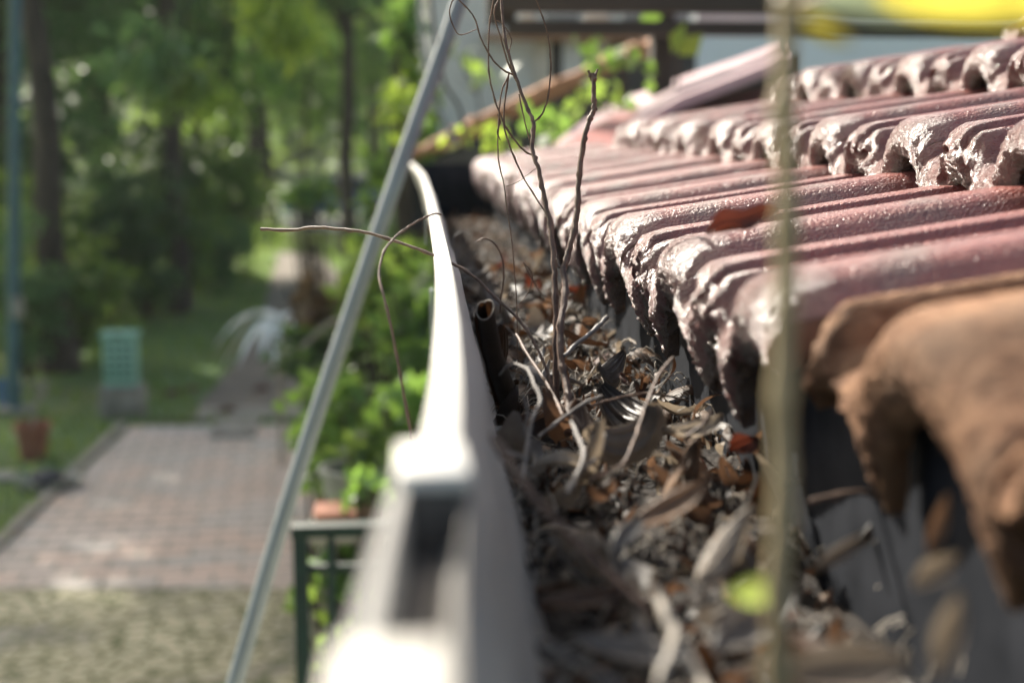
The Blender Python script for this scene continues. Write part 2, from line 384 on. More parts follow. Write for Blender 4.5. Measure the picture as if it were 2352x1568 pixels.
# trees you can tell apart: (name, px x of the trunk, ground distance, trunk h, r, crown centre z, crown radii, leaves, leaf size, mat, label)
def X_at(px, Y): return atY(px, 400, Y).x
TR = [
 ('broadleaf_tree', 120, 17.5, 7.5, .19, 7.6, (3.0, 2.6, 2.6), 5200, .26, 'leaf_dark', 'big dark tree with a thick straight trunk beside the blue pole'),
 ('broadleaf_tree', 400, 23, 8.5, .17, 7.8, (3.6, 3.0, 3.3), 6500, .28, 'leaf_dark', 'dark dense tree whose black crown fills the top left centre'),
 ('slender_tree', 575, 36, 10, .17, 9.3, (4.0, 3.2, 4.2), 5200, .36, 'leaf_mid', 'slim dark trunk, left one of the pair by the road'),
 ('slender_tree', 616, 37.5, 10, .21, 9.8, (4.0, 3.2, 4.4), 5200, .36, 'leaf_mid', 'slim dark trunk, right and thicker one of the pair by the road'),
 ('broadleaf_tree', 800, 33, 9, .2, 7.6, (4.6, 3.4, 4.9), 7500, .36, 'leaf_blue', 'wide hazy green tree behind the top of the grey pipe'),
 ('broadleaf_tree', -33, 24, 8, .22, 8.6, (3.6, 3.4, 3.0), 5200, .3, 'leaf_dark', 'dark crown reaching in from the left edge above the shrubs'),
 ('broadleaf_tree', 250, 31, 9, .22, 7.4, (5.2, 3.4, 5.0), 7000, .36, 'leaf_dark', 'dark evergreen behind the left shrubs'),
 ('broadleaf_tree', 20, 27, 9, .2, 6.6, (4.0, 3.4, 5.0), 6000, .34, 'leaf_blue', 'bluish green tree at the far left edge behind the blue pole'),
 ('added_shade_tree', -395, 27, 15, .3, 16, (4.5, 4.5, 4.5), 4200, .5, 'leaf_mid', 'unseen shade tree added left of the lawn to darken the path'),  # these three unseen trees are added to keep sun off the path
 ('added_shade_tree', -45, 30, 15, .3, 16, (4.2, 4.5, 4.5), 4200, .5, 'leaf_mid', 'unseen shade tree added at the left edge, crown high above the view'),
 ('added_shade_tree', -160, 34.5, 15, .3, 17, (4.5, 4.5, 4.5), 4200, .5, 'leaf_mid', 'unseen shade tree added farther back, just outside the left edge'),
 ('young_tree', 690, 40, 5, .09, 4.6, (2.6, 2.2, 2.2), 2600, .3, 'leaf_bright', 'young yellow green tree behind the pair of slim trunks'),
 ('young_tree', 480, 30, 4.5, .09, 4.6, (2.2, 2.0, 2.0), 2600, .26, 'leaf_bright', 'young light green tree between the dark thicket and the slim trunks'),
 ('broadleaf_tree', 860, 44, 9, .2, 7.5, (4.2, 3.4, 4.6), 6000, .4, 'leaf_mid', 'green tree across the road right of the grey pipe'),
 ('broadleaf_tree', 520, 50, 9, .2, 7.0, (5.5, 3.4, 5.0), 6000, .45, 'leaf_mid', 'green tree across the road left of the slim trunks'),
]
for i, (nm, px, Y, h, r, cz, rad, nl, sz, mt, lb) in enumerate(TR):
    x = X_at(px, Y); plant(nm, (x, Y, 0), (h, r, (.3 * (i % 3 - 1), .2)), blobs_at((x, Y, cz), rad, 13, 40 + i), nl, sz, mt, lb, 'tree', 60 + i, 'trees of the garden')
# hanging sprays of lighter leaves
for i, (px, py, Y, r, mt, nl, lb) in enumerate([
    (640, 20, 13, (.30, .3, .34), 'leaf_yellow', 420, 'bright yellow green branch hanging in from the top edge'),
    (600, 100, 15, (.30, .3, .45), 'leaf_bright', 260, 'drooping green spray beneath the brightest branch'),
    (330, 110, 13, (.38, .3, .26), 'leaf_blue', 260, 'pale green spray of long leaves against the dark crown'),
    (390, 190, 13.5, (.32, .3, .30), 'leaf_mid', 230, 'small green spray under the pale long leaved one'),
    (490, 215, 16, (.20, .2, .25), 'leaf_yellow', 110, 'lone light green tuft in the middle of the dark trees')]):
    c = atY(px, py, Y); root = empty('hanging_branch', c + Vector((0, 0, r[2] + 3.2)), lb, 'branch', 'hanging branches'); k = MB()
    for j in range(5):
        e = c + Vector((rnd.uniform(-1, 1) * r[0], 0, rnd.uniform(-1, .3) * r[2])); k.tube([c + Vector((.5, .6, r[2] + 3.2)), c + Vector((.1, .1, r[2] * .9)), e], [.03, .014, .004], 5)
    k.build('twig', M['bark'], root); link('foliage', quads('foliage', leafcloud(np.random.default_rng(90 + i), [(c, r)], nl, .19, .36, .3, 9, 1.3)), M[mt], root, False)

# shrubs: px, ground px y, height, half width, mat, leaf, size, label
SH = [
 (40, 900, 1.9, .75, 'leaf_blue', 1800, .13, 'bluish shrub at the left edge behind the blue pole', 17),
 (150, 850, 2.5, .95, 'leaf_mid', 2600, .15, 'tall loose green shrub right of the blue pole', 18),
 (235, 770, 2.3, .9, 'leaf_dark', 2600, .15, 'dark shrub above the mint green box', 21),
 (330, 760, 2.7, .95, 'leaf_dark', 2600, .15, 'dark tall shrub right of the mint green box', 22),
 (430, 730, 2.0, .9, 'leaf_mid', 2300, .15, 'rounded dark green shrub at the edge of the lawn', 23.5),
 (520, 670, 3.2, 1.2, 'leaf_mid', 2600, .19, 'layered shrub with sunlit tops beside the far lawn', 28),
 (470, 690, 1.6, .9, 'leaf_blue', 1700, .15, 'low spreading shrub where the lawn narrows', 25.5),
 (90, 800, 3.4, 1.3, 'leaf_dark', 3000, .18, 'black green thicket low behind the left shrubs', 23),
 (400, 640, 3.6, 1.7, 'leaf_dark', 3300, .2, 'broad thicket under the dark crowned tree', 29),
]
for i, (px, gy, h, w, mt, nl, sz, lb, Y) in enumerate(SH):
    x = X_at(px, Y); plant('shrub', (x, Y, 0), None, blobs_at((x, Y, h * .52), (w, w * .8, h * .5), 9, 140 + i, .75), nl, sz, mt, lb, 'shrub', 160 + i, 'shrubs of the garden', clump=.2, crown='foliage')
# leafy plants between the grey pipe and the gutter
HB = [
 (890, 930, 6.4, (.36, .4, .42), 'leaf_bright', 620, .095, 'bright leafy bush beside the lower grey pipe'),
 (830, 1010, 6.0, (.20, .3, .22), 'leaf_bright', 300, .085, 'light green sprig reaching left over the paving'),
 (960, 800, 7.0, (.28, .4, .35), 'leaf_bright', 420, .10, 'sunlit leaves just left of the bent white rim'),
 (880, 830, 7.6, (.38, .4, .40), 'leaf_dark', 650, .12, 'dark big leaved bush behind the bright one'),
 (930, 640, 8.2, (.50, .4, .50), 'leaf_mid', 900, .11, 'green bush left of the middle of the gutter rim'),
 (940, 540, 10, (.42, .5, .36), 'leaf_blue', 900, .12, 'bluish green bush near the gutter far end'),
 (880, 640, 9.2, (.25, .4, .32), 'leaf_mid', 420, .12, 'mid green bush behind the middle of the grey pipe'),
 (720, 450, 11.5, (.36, .3, .10), 'leaf_bright', 130, .13, 'light green sprays crossing in front of the bright road'),
 (930, 400, 10, (.40, .3, .35), 'leaf_bright', 500, .12, 'bright creeper near the end of the gutter'),
 (925, 240, 8.6, (.17, .3, .42), 'leaf_yellow', 260, .10, 'yellow green creeper climbing by the pale wall'),
 (930, 100, 8.8, (.15, .3, .34), 'leaf_bright', 200, .10, 'green creeper top left of the upper grey pipe'),
 (790, 1290, 4.9, (.18, .2, .22), 'leaf_bright', 190, .075, 'green plant seen through the upper railing'),
 (800, 1470, 4.7, (.20, .2, .30), 'leaf_mid', 210, .075, 'leafy plant seen low through the dark green railing'),
 (720, 690, 10.5, (.32, .3, .20), 'leaf_dry', 150, .16, 'browned broad leaves right of the silver rosette'),
 (760, 800, 9.6, (.35, .3, .28), 'leaf_dark', 330, .14, 'dark low bush beside the dirt path'),
 (850, 690, 7.2, (.22, .3, .22), 'leaf_mid', 300, .10, 'green sprays right behind the middle of the grey pipe'),
 (960, 930, 5.6, (.22, .3, .26), 'leaf_bright', 380, .085, 'bright leaves tight against the outside of the white rim'),
 (800, 900, 7.2, (.20, .3, .18), 'leaf_mid', 240, .09, 'loose green leaves just right of the lower grey pipe'),
 (900, 1090, 5.4, (.24, .3, .20), 'leaf_mid', 330, .08, 'green leaves above the pale planter'),
 (830, 1120, 4.75, (.12, .1, .06), 'leaf_bright', 90, .06, 'light leaves hanging over the pale planter'),
 (720, 1090, 6.6, (.08, .2, .10), 'leaf_bright', 60, .07, 'few light leaves left of the planter by the pipe'),
 (960, 720, 6.6, (.20, .3, .22), 'leaf_bright', 330, .085, 'fresh green leaves touching the middle of the rim'),
 (930, 330, 9.4, (.24, .3, .34), 'leaf_bright', 300, .11, 'bright creeper leaves just below the yellow green one'),
]
for i, (px, py, Y, r, mt, nl, sz, lb) in enumerate(HB):
    c = atY(px, py, Y); plant('leafy_bush', (c.x + .15, Y + .1, 0), None, blobs_at(c, r, 7, 240 + i, .7), nl, sz, mt, lb, 'bush', 260 + i, 'leafy bushes below the gutter', aspect=.62, clump=.22, crown='foliage')
# silver rosette (agave like)
c = atY(640, 735, 12.4); root = empty('rosette_plant', (c.x, c.y, 0), 'silvery white rosette of arching strap leaves beside the dirt path', 'plant')
k = MB(); k.tube([(c.x, c.y, 0), (c.x, c.y, c.z)], [.03, .02], 6); k.build('stem', M['barkpale'], root)
for j in range(13):
    az = 2 * math.pi * j / 13 + rnd.uniform(-.2, .2); L = rnd.uniform(.44, .62); up = rnd.uniform(.25, .8); k = MB(); v = []
    for t in np.linspace(0, 1, 9):
        p = c + Vector((math.cos(az) * L * t, math.sin(az) * L * t, L * (up * t - 1.15 * t * t))); s = Vector((-math.sin(az), math.cos(az), 0)) * (.05 * (1 - t ** 2.2) + .002)
        v += [p - s, p + Vector((0, 0, -.012)), p + s]
    f = []
    for a in range(8): f += [(a * 3, a * 3 + 1, a * 3 + 4, a * 3 + 3), (a * 3 + 1, a * 3 + 2, a * 3 + 5, a * 3 + 4)]
    k.add(v, f); k.build('leaf', M['silver_leaf'], root)
# bare arching branches behind the pipe
for i, (pts, Y, lb) in enumerate([([(690, 800), (760, 740), (850, 712), (930, 712), (1000, 725)], 7.5, 'long bare pale branch arching behind the grey pipe'),]):
    k = MB(); k.tube([atY(x, y, Y) for x, y in spline(pts, 5)], .013, 6); tag(k.build('bare_branch', M['barkpale']), lb, 'branch')
# grass tufts on the lawn
rs = np.random.default_rng(11); n = 26000
gx = rs.uniform(-9, 1.5, n); gy = rs.uniform(9, 40, n); keep = np.ones(n, bool)
def inpoly(x, y, poly):
    c_ = np.zeros(len(x), bool); j = len(poly) - 1
    for i in range(len(poly)):
        xi, yi, xj, yj = poly[i][0], poly[i][1], poly[j][0], poly[j][1]
        c_ ^= ((yi > y) != (yj > y)) & (x < (xj - xi) * (y - yi) / (yj - yi + 1e-9) + xi); j = i
    return c_
keep &= ~inpoly(gx, gy, pv) & ~inpoly(gx, gy, pathpts) & (gy > 9.2); gx, gy = gx[keep], gy[keep]; n = len(gx)
a = rs.uniform(0, 6.28, n); hh = rs.uniform(.04, .12, n); z = np.zeros(n); w = .02
V = np.stack([np.stack([gx - w * np.cos(a), gy - w * np.sin(a), z], 1), np.stack([gx + w * np.cos(a), gy + w * np.sin(a), z], 1),
              np.stack([gx + .05 * np.sin(a) + .004, gy + .05 * np.cos(a), hh], 1), np.stack([gx + .05 * np.sin(a), gy + .05 * np.cos(a), hh], 1)], 1)
tag(link('grass', quads('grass', V), M['leaf_mid'], None, False), 'short shaded lawn grass beside the paved path', 'grass', None, 'stuff')

# ------------------------------------------------------------------ garden objects
# mint green utility box on its plinth
b = G(277, 962); wx = .17; Yb = b.y
root = empty('utility_box', (b.x, Yb, 0), 'mint green utility box standing on a concrete plinth on the lawn', 'utility box')
k = MB(); k.box((b.x - .215, Yb, 0), (b.x + .215, Yb + .36, .33), .015); k.build('plinth', M['concrete'], root)
k = MB(); k.box((b.x - .16, Yb + .04, .33), (b.x + .16, Yb + .30, .84), .01); k.build('cabinet', M['mint'], root)
k = MB(); k.box((b.x - .185, Yb + .01, .84), (b.x + .185, Yb + .33, .885), .012); k.build('cap', M['mint'], root)
k = MB()
for zz in (.42, .50, .58, .66, .74):
    for xx in (-.11, -.035, .04, .115): k.box((b.x + xx - .022, Yb + .034, zz), (b.x + xx + .022, Yb + .0405, zz + .028))
k.build('vent_slots', M['green_paint'], root, False)
k = MB(); k.box((b.x - .05, Yb + .002, .85), (b.x + .05, Yb + .0105, .875)); k.build('plate', M['dark_metal'], root, False)
# blue pole
Yp = 15.0; p0 = atY(30, 885, Yp); p1 = atY(52, -40, Yp); p1.z += 1.2
root = empty('lamp_pole', (p0.x, Yp, 0), 'tall slim blue green pole rising at the left edge of the garden', 'pole')
k = MB(); k.tube([(p0.x, Yp, 0), p0, p1], [.07, .068, .052], 14); k.build('shaft', M['blue_paint'], root)
c = atY(38, 705, Yp); k = MB(); k.lathe((c.x, Yp, c.z), [(.07, -.12), (.075, -.1), (.075, .1), (.07, .12)], 14); k.build('band', M['concrete'], root)
k = MB(); k.box((p0.x - .16, Yp - .16, 0), (p0.x + .16, Yp + .16, .07), .01); k.build('footing', M['concrete'], root)
# terracotta pot with a bare branched succulent
b = G(78, 1052); root = empty('flower_pot', (b.x, b.y, 0), 'round terracotta pot with pale rim holding bare grey branches on the lawn', 'flower pot')
k = MB(); k.lathe((b.x, b.y, 0), [(.11, 0), (.15, .28), (.17, .28), (.17, .33), (.145, .33), (.14, .27), (0, .26)], 24); k.build('pot', M['terracotta'], root)
k = MB()
def grow(k, p, d, L, r, lev):
    e = p + d * L; k.tube([p, p.lerp(e, .5) + Vector((rnd.uniform(-.02, .02),) * 3), e], [r, r * .85, r * .7], 6)
    if lev:
        for _ in range(3): grow(k, e, (d + Vector((rnd.uniform(-.9, .9), rnd.uniform(-.9, .9), rnd.uniform(-.1, .5)))).normalized(), L * .7, r * .62, lev - 1)
grow(k, Vector((b.x, b.y, .26)), Vector((.15, 0, 1)).normalized(), .2, .02, 3); k.build('branches', M['barkpale'], root)
# white ring basin holding a dark stone ; pale disc beside it
b = G(112, 1118); root = empty('basin', (b.x, b.y, 0), 'shallow white basin on the grass beside the paving', 'basin')
k = MB(); k.lathe((b.x, b.y, 0), [(.10, .01), (.22, .02), (.265, .07), (.28, .075), (.27, .05), (.2, .0)], 28); k.lathe((b.x, b.y, 0), [(.10, .01), (0.001, .01)], 28); k.build('bowl', M['whitepaint'], root)
k = MB(); bm = bmesh.new(); bmesh.ops.create_icosphere(bm, subdivisions=3, radius=1)
for v in bm.verts: v.co = Vector((b.x, b.y, .085)) + Vector((v.co.x * .135, v.co.y * .12, v.co.z * .07)) * (1 + .25 * noise.noise(v.co * 1.7))
bm.verts.index_update(); k.add([v.co.copy() for v in bm.verts], [tuple(v.index for v in f.verts) for f in bm.faces]); bm.free()
tag(k.build('stone', M['stone']), 'dark flat stone lying in the white basin', 'stone')
b = G(5, 1100); k = MB(); k.lathe((b.x, b.y, 0), [(.0, .005), (.12, .005), (.17, .035), (.16, .04), (.1, .05), (0, .055)], 22)
tag(k.build('saucer', M['whitepaint']), 'pale round saucer at the left edge of the lawn', 'saucer')
b = G(20, 935); root = empty('bucket', (b.x, b.y, 0), 'dark blue bucket at the foot of the blue pole', 'bucket')
k = MB(); k.lathe((b.x, b.y, 0), [(0.001, .003), (.12, .003), (.15, .28), (.16, .285), (.145, .27), (.115, .02)], 20); k.build('body', M['carblue'], root)
k = MB(); k.tube([Vector((b.x + .15 * math.cos(t), b.y - .02, .28 + .10 * math.sin(t))) for t in np.linspace(0, math.pi, 9)], .004, 5); k.build('handle', M['galv'], root)
# slab set in the paving
a = G(478, 1008); b = G(600, 968); k = MB(); k.box((a.x, a.y, 0), (b.x, b.y, .045), .008)
tag(k.build('stepping_slab', M['concrete']), 'pale grey slab lying across the top end of the paving', 'slab')
a = G(440, 968); b = G(745, 938); k = MB(); k.box((a.x, a.y + .03, 0), (b.x + .4, b.y + .03, .03), .006)
tag(k.build('threshold_strip', M['concrete'], None), 'long low stone strip between the paving and dirt path', 'kerbstone')
# scattered brown leaves on paths, each big enough to make out
for i, (px, py, lb) in enumerate([(600, 905, 'orange brown leaf lying on the dirt path'), (520, 955, 'dark brown leaf at the far edge of the paving'), (395, 915, 'curled orange leaf on the lawn right of the plinth'), (440, 905, 'small brown leaf on the lawn nearest the dirt path')]):
    b = G(px, py); v = []
    for t in np.linspace(0, 1, 6):
        for s in (-1, 0, 1): v.append((b.x + (t - .5) * .24, b.y + s * .06 * math.sin(math.pi * t) + .02, .03 + .05 * abs(s) * math.sin(math.pi * t) + .02 * t))
    f = [(a * 3 + c_, a * 3 + c_ + 1, a * 3 + c_ + 4, a * 3 + c_ + 3) for a in range(5) for c_ in (0, 1)]
    tag(link('fallen_leaf', mesh('fallen_leaf', v, f), M['dead_red' if i in (0, 2) else 'dead_brown']), lb, 'leaf', 'fallen leaves in the garden')
# far blue car and pink cloth on a line
cc = atY(812, 452, 44); cx, cy = cc.x, 44
root = empty('parked_car', (cx, cy, 0), 'blue car parked on the far bright road behind the pipe', 'car')
prof = [(-2.1, .35), (-2.15, .75), (-1.9, .95), (-1.25, 1.0), (-.7, 1.42), (.7, 1.45), (1.35, 1.05), (2.0, .95), (2.15, .7), (2.1, .35)]
k = MB(); k.prism([Vector((cx + x, cy - .8, z)) for x, z in prof], (0, 1.6, 0)); k.build('body', M['carblue'], root, False)
for x0, x1, xa, xb in ((-1.12, -.05, -.66, -.05), (.05, 1.18, .05, .66)):
    k = MB(); k.prism([Vector((cx + x0, cy - .806, 1.03)), Vector((cx + x1, cy - .806, 1.03)), Vector((cx + xb, cy - .806, 1.36)), Vector((cx + xa, cy - .806, 1.36))], (0, .01, 0)); k.build('window', M['glass'], root, False)
for s in (-1.3, 1.3):
    w = MB(); w.tube([(cx + s, cy - .85, .32), (cx + s, cy - .6, .32)], .32, 18); t_ = w.build('wheel', M['tyre'], root)
    w = MB(); w.tube([(cx + s, cy - .862, .32), (cx + s, cy - .84, .32)], .17, 14); rm = w.build('rim', M['galv']); rm.parent = t_
# railing
Yr = 4.0; tp = atY(672, 1203, Yr); zt = tp.z; xl = tp.x
root = empty('railing', (xl, Yr, 0), 'dark green metal railing below the gutter', 'railing')
k = MB(); k.box((xl - .004, Yr - .03, zt - .035), (xl + 1.3, Yr + .03, zt), .004); k.build('top_rail', M['green_paint'], root)
z2 = atY(700, 1305, Yr).z; k = MB(); k.box((xl + .038, Yr - .012, z2 - .012), (xl + 1.3, Yr + .012, z2 + .012), .002); k.build('mid_rail', M['green_paint'], root)
for j, (x0, w_) in enumerate([(0, .042), (.098, .022), (.205, .022), (.312, .022), (.419, .022), (.526, .042), (.633, .022)]):
    k = MB(); k.box((xl + x0, Yr - w_ / 2, 0), (xl + x0 + w_, Yr + w_ / 2, zt - .035), .002); k.build('post' if w_ > .03 else 'baluster', M['green_paint'], root)
# low wall carrying planters, behind the railing
Yw = 4.9; a = atY(720, 1200, Yw); 
root = empty('planter_stand', (a.x + .15, Yw, 0), 'weathered concrete stand under the terracotta trough behind the railing', 'stand')
k = MB(); k.box((a.x - .01, Yw - .1, a.z - .05), (a.x + .42, Yw + .15, a.z), .006); k.build('top_slab', M['concrete'], root)
for s in (.02, .33): k = MB(); k.box((a.x + s, Yw - .08, 0), (a.x + s + .06, Yw + .13, a.z - .05), .004); k.build('leg', M['concrete'], root)
k = MB(); n_ = MB(); x0 = a.x + .015; 
prf = [(0, 0), (-.012, .05), (.172 + .012, .05), (.172, 0)]
k.prism([Vector((x0 + x, Yw - .07, a.z + z)) for x, z in prf], (0, .17, 0)); tag(k.build('trough', M['terracotta'], None, False), 'orange terracotta trough standing behind the railing top', 'trough')
c = atY(815, 1175, Yw + .35); k = MB(); k.lathe((c.x, Yw + .35, c.z - .05), [(.001, 0), (.09, 0), (.125, .2), (.135, .205), (.135, .225), (.115, .225), (.11, .18), (.001, .17)], 24)
k.lathe((c.x, Yw + .35, 0), [(.001, 0), (.13, 0), (.13, c.z - .05), (.001, c.z - .05)], 20)
tag(k.build('white_pot', M['whitepaint']), 'whitish round planter on its pedestal behind the trough', 'planter')
# grey steel pipe slanting across the view
PP = [(1072, -45), (1056, 0), (1016, 117), (973, 234), (931, 351), (893, 460), (837, 625), (781, 790), (704, 1021), (628, 1263), (560, 1498), (533, 1590)]
pts = [tuple(atY(x, y, 3.3 - .5 * (y + 40) / 1630)) for x, y in PP]
d = Vector(pts[0]) - Vector(pts[3]); pts = [tuple(Vector(pts[0]) + d * 1.6)] + pts
d = Vector(pts[-1]) - Vector(pts[-3]); e = Vector(pts[-1]); d *= (e.z - .002) / -d.z; pts.append(tuple(e + d * .5)); pts.append(tuple(e + d))
pts = [Vector(p) for p in spline(pts, 5)][::-1]
k = MB(); k.tube(pts, .0175, 16)
k2 = k.build('steel_pipe', M['galv']); tag(k2, 'long grey steel pipe slanting across in front of the garden', 'pipe')
k = MB(); e = pts[-1]; k.tube([e + Vector((-.3, 0, 0)), e + Vector((2.5, 0, 0))], .03, 12); tag(k.build('crossbar', M['galv']), 'horizontal steel bar that carries the top of the slanting pipe', 'bar')
# thin cable hanging near the pipe top
k = MB()
k.tube([atY(x, y, 4.6) for x, y in spline([(960, -40), (968, 80), (985, 180), (1010, 260), (1050, 330)], 6)], .008, 6); tag(k.build('cable', M['galv']), 'thin pale cable hanging left of the pale wall', 'cable')
k = MB(); k.tube([atY(x, y, 4.8) for x, y in spline([(985, -40), (1000, 90), (1020, 190), (1055, 250), (1075, 345)], 6)], .006, 6); tag(k.build('cable', M['wood_beam']), 'thin dark cable hanging in front of the pale wall', 'cable')

# ------------------------------------------------------------------ neighbouring buildings at upper right
Yh = 9.5; a = atY(985, 330, Yh); b = atY(1605, -20, Yh)
root = empty('neighbour_house', (a.x, Yh, 0), 'pale rendered neighbouring house with cream and brown window posts', 'house')
k = MB(); k.box((a.x, Yh, 0), (b.x, Yh + 5, 4.4)); k.build('wall', M['palewall'], root, False)
def rectY(x0, y0, x1, y1, Y, d=.05):
    a_ = atY(x0, y1, Y); b_ = atY(x1, y0, Y); return (a_.x, Y - d, a_.z), (b_.x, Y, b_.z)
for (x0, y0, x1, y1, mt, nm) in [(1228, 88, 1262, 210, 'cream', 'window_post'), (1262, 88, 1290, 200, 'wood_beam', 'shutter'), (1290, 88, 1338, 190, 'palewall', 'window_post'), (1338, 88, 1348, 180, 'wood_beam', 'shutter'),
                                 (1350, 92, 1400, 170, 'cream', 'window_post'), (1402, 92, 1440, 160, 'wood_beam', 'shutter'), (1455, 88, 1590, 230, 'fascia', 'shutter')]:
    k = MB(); k.box(*rectY(x0, y0, x1, y1, Yh - .005)); k.build(nm, M[mt], root, False)
k = MB(); A, B = rectY(1110, 80, 1470, 94, Yh - .06, .12); k.box(A, B); k.build('lintel', M['brown_roof'], root, False)
Yw2 = 8.5; root = empty('garden_building', atY(1600, 400, Yw2) * 1, 'pale blue white building with plain wall behind the red roofs', 'building'); root.location.z = 0
k = MB(); a = atY(1597, 330, Yw2); b = atY(2700, 0, Yw2); k.box((a.x, Yw2, 0), (b.x, Yw2 + 4, 4.2)); k.build('wall', M['bluewall'], root, False)
k = MB(); k.box((a.x - .1, Yw2 - .35, 4.2), (b.x + .1, Yw2 + 4.1, 4.32)); k.build('roof', M['dark_metal'], root, False)
# carport with dark beams across the top edge
Yc = 5.6
root = empty('carport', (atY(1100, 0, Yc).x, Yc, 0), 'dark beamed carport with a light sheet strip crossing the top edge', 'carport')
def beam(y0, y1, x0, x1, Y, mt, nm, depth=.12):
    a_ = atY(x0, y1, Y); b_ = atY(x1, y0, Y); k = MB(); k.box((a_.x, Y, a_.z), (b_.x, Y + depth, b_.z), .006); return k.build(nm, M[mt], root)
beam(-40, 26, 1120, 3300, Yc, 'wood_beam', 'upper_beam'); beam(58, 80, 1165, 3300, Yc + .05, 'wood_beam', 'lower_beam', .08)
beam(31, 54, 1600, 3300, Yc + .35, 'lightstrip', 'roof_sheet', .03)
for x0, x1 in ((1195, 1230), (1250, 1330), (1345, 1400), (1430, 1500), (1520, 1585)):
    beam(34, 52, x0, x1, Yc + .4, 'cream' if x0 % 2 else 'galv', 'panel', .02)
beam(26, 60, 1120, 1185, Yc + .06, 'wood_beam', 'bracket', .06)
a = atY(1500, 60, Yc + .3); k = MB(); k.box((a.x, Yc + .3, 0), (a.x + .09, Yc + .39, a.z + .1), .004); k.build('post', M['wood_beam'], root)
a = atY(3250, 60, Yc + .3); k = MB(); k.box((a.x, Yc + .3, 0), (a.x + .09, Yc + .39, a.z + .1), .004); k.build('post', M['wood_beam'], root)
# brown clay verge of an outbuilding
root = empty('outbuilding', (atY(1200, 300, 7.2).x, 7.2, 0), 'small outbuilding with a sloping brown clay tiled verge', 'outbuilding')
Yo = 7.0
k = MB(); k.prism([atY(940, 358, Yo), atY(1010, 318, Yo), atY(1240, 200, Yo), atY(1440, 122, Yo), atY(1600, 60, Yo), atY(1600, 82, Yo), atY(1450, 148, Yo), atY(1250, 236, Yo), atY(1030, 345, Yo)], (0, .6, 0)); k.build('roof_verge', M['brown_roof'], root, False)
k = MB(); q0 = [atY(1000, 372, Yo + .03), atY(1250, 237, Yo + .03), atY(1600, 84, Yo + .03), atY(1600, 400, Yo + .03), atY(1000, 400, Yo + .03)]
q0[3].z = q0[4].z = 0; k.prism(q0, (0, .5, 0)); k.build('gable_wall', M['dark_metal'], root, False)
for i in range(13):
    t = i / 12; p = atY(955 + 560 * t, 350 - 262 * t + 6 * math.sin(t * 20), Yo - .02); k = MB(); k.tube([p + Vector((0, -.03, 0)), p + Vector((0, .5, .0))], [.028, .028], 8); k.build('verge_tile', M['brown_roof'], root)
# purple and red lean-to roofs
root = empty('lean_to', (atY(1500, 300, 5).x, 5, 0), 'faded purple and red lean-to roofs beyond the hip of the tiled roof', 'lean-to')
Yl = 4.9
def slope(lo, up, nm, mt):
    n_ = len(lo); v = lo + up + [p + Vector((0, 0, -.04)) for p in lo + up]; f = [(i, i + 1, n_ + i + 1, n_ + i) for i in range(n_ - 1)]
    f += [tuple(2 * n_ + q_ for q_ in g[::-1]) for g in f]; f += [(i, i + 1, 2 * n_ + i + 1, 2 * n_ + i) for i in range(n_ - 1)]
    k = MB(); k.add(v, f); return k.build(nm, M[mt], root, False)
slope([atY(x, y, Yl) for x, y in ((1275, 328), (1400, 316), (1560, 226), (1812, 130))], [atY(x, y, 6.4) for x, y in ((1290, 316), (1400, 240), (1560, 180), (1798, 98))], 'purple_slope', 'purple_roof')
k = MB(); k.prism([atY(x, y, 6.1) for x, y in ((1560, 222), (1630, 178), (1830, 122), (1830, 206))], (0, .1, 0)); k.build('dark_gable', M['dark_metal'], root, False)
slope([atY(x, y, 4.55) for x, y in ((1268, 342), (1420, 338), (1560, 336), (1800, 334), (1960, 332))], [atY(x, y, 5.6) for x, y in ((1272, 330), (1420, 258), (1560, 232), (1800, 190), (1960, 165))], 'red_slope', 'red_roof')
a = atY(1285, 340, Yl); b = atY(1960, 330, Yl); k = MB(); k.box((a.x + .1, Yl - .22, 0), (b.x, Yl - .1, min(a.z, b.z) - .02)); k.build('wall', M['palewall'], root, False)
# green leafy twigs in front of the outbuilding
for i, (px, py, Y, r, n_, sz, mt, lb) in enumerate([(1430, 170, 5.8, (.13, .1, .12), 26, .085, 'leaf_bright', 'sunlit green sprig before the brown verge'),
        (1380, 215, 6.0, (.13, .1, .07), 24, .085, 'leaf_mid', 'darker green sprig low before the brown verge'), (1270, 262, 6.1, (.10, .1, .04), 8, .12, 'leaf_bright', 'few broad green leaves under the brown verge'),
        (1555, 130, 5.5, (.02, .02, .015), 2, .13, 'leaf_yellow', 'single glowing lime green leaf before the pale blue wall'), (1250, 318, 5.4, (.10, .1, .05), 16, .07, 'leaf_bright', 'low green sprig above the far roof tiles'),
        (1105, 335, 6.0, (.16, .1, .06), 30, .06, 'leaf_yellow', 'yellowish sprig above the far end of the gutter'), (1090, 150, 7.5, (.10, .1, .12), 12, .12, 'leaf_mid', 'thin green leaves in front of the pale wall')]):
    c = atY(px, py, Y); root = empty('leaf_sprig', c, lb, 'sprig', 'leaf sprigs near the outbuilding'); k = MB()
    for j in range(4): k.tube([c + Vector((.1, .3, -.5)), c + Vector((.02, .1, -.15)), c + Vector((rnd.uniform(-1, 1) * r[0], 0, rnd.uniform(-1, 1) * r[2]))], [.008, .005, .002], 5)
    k.build('twig', M['bark'], root); link('foliage', quads('foliage', leafcloud(np.random.default_rng(400 + i), [(c, r)], n_, sz, .75, .35, max(3, n_ // 4))), M[mt], root, False)

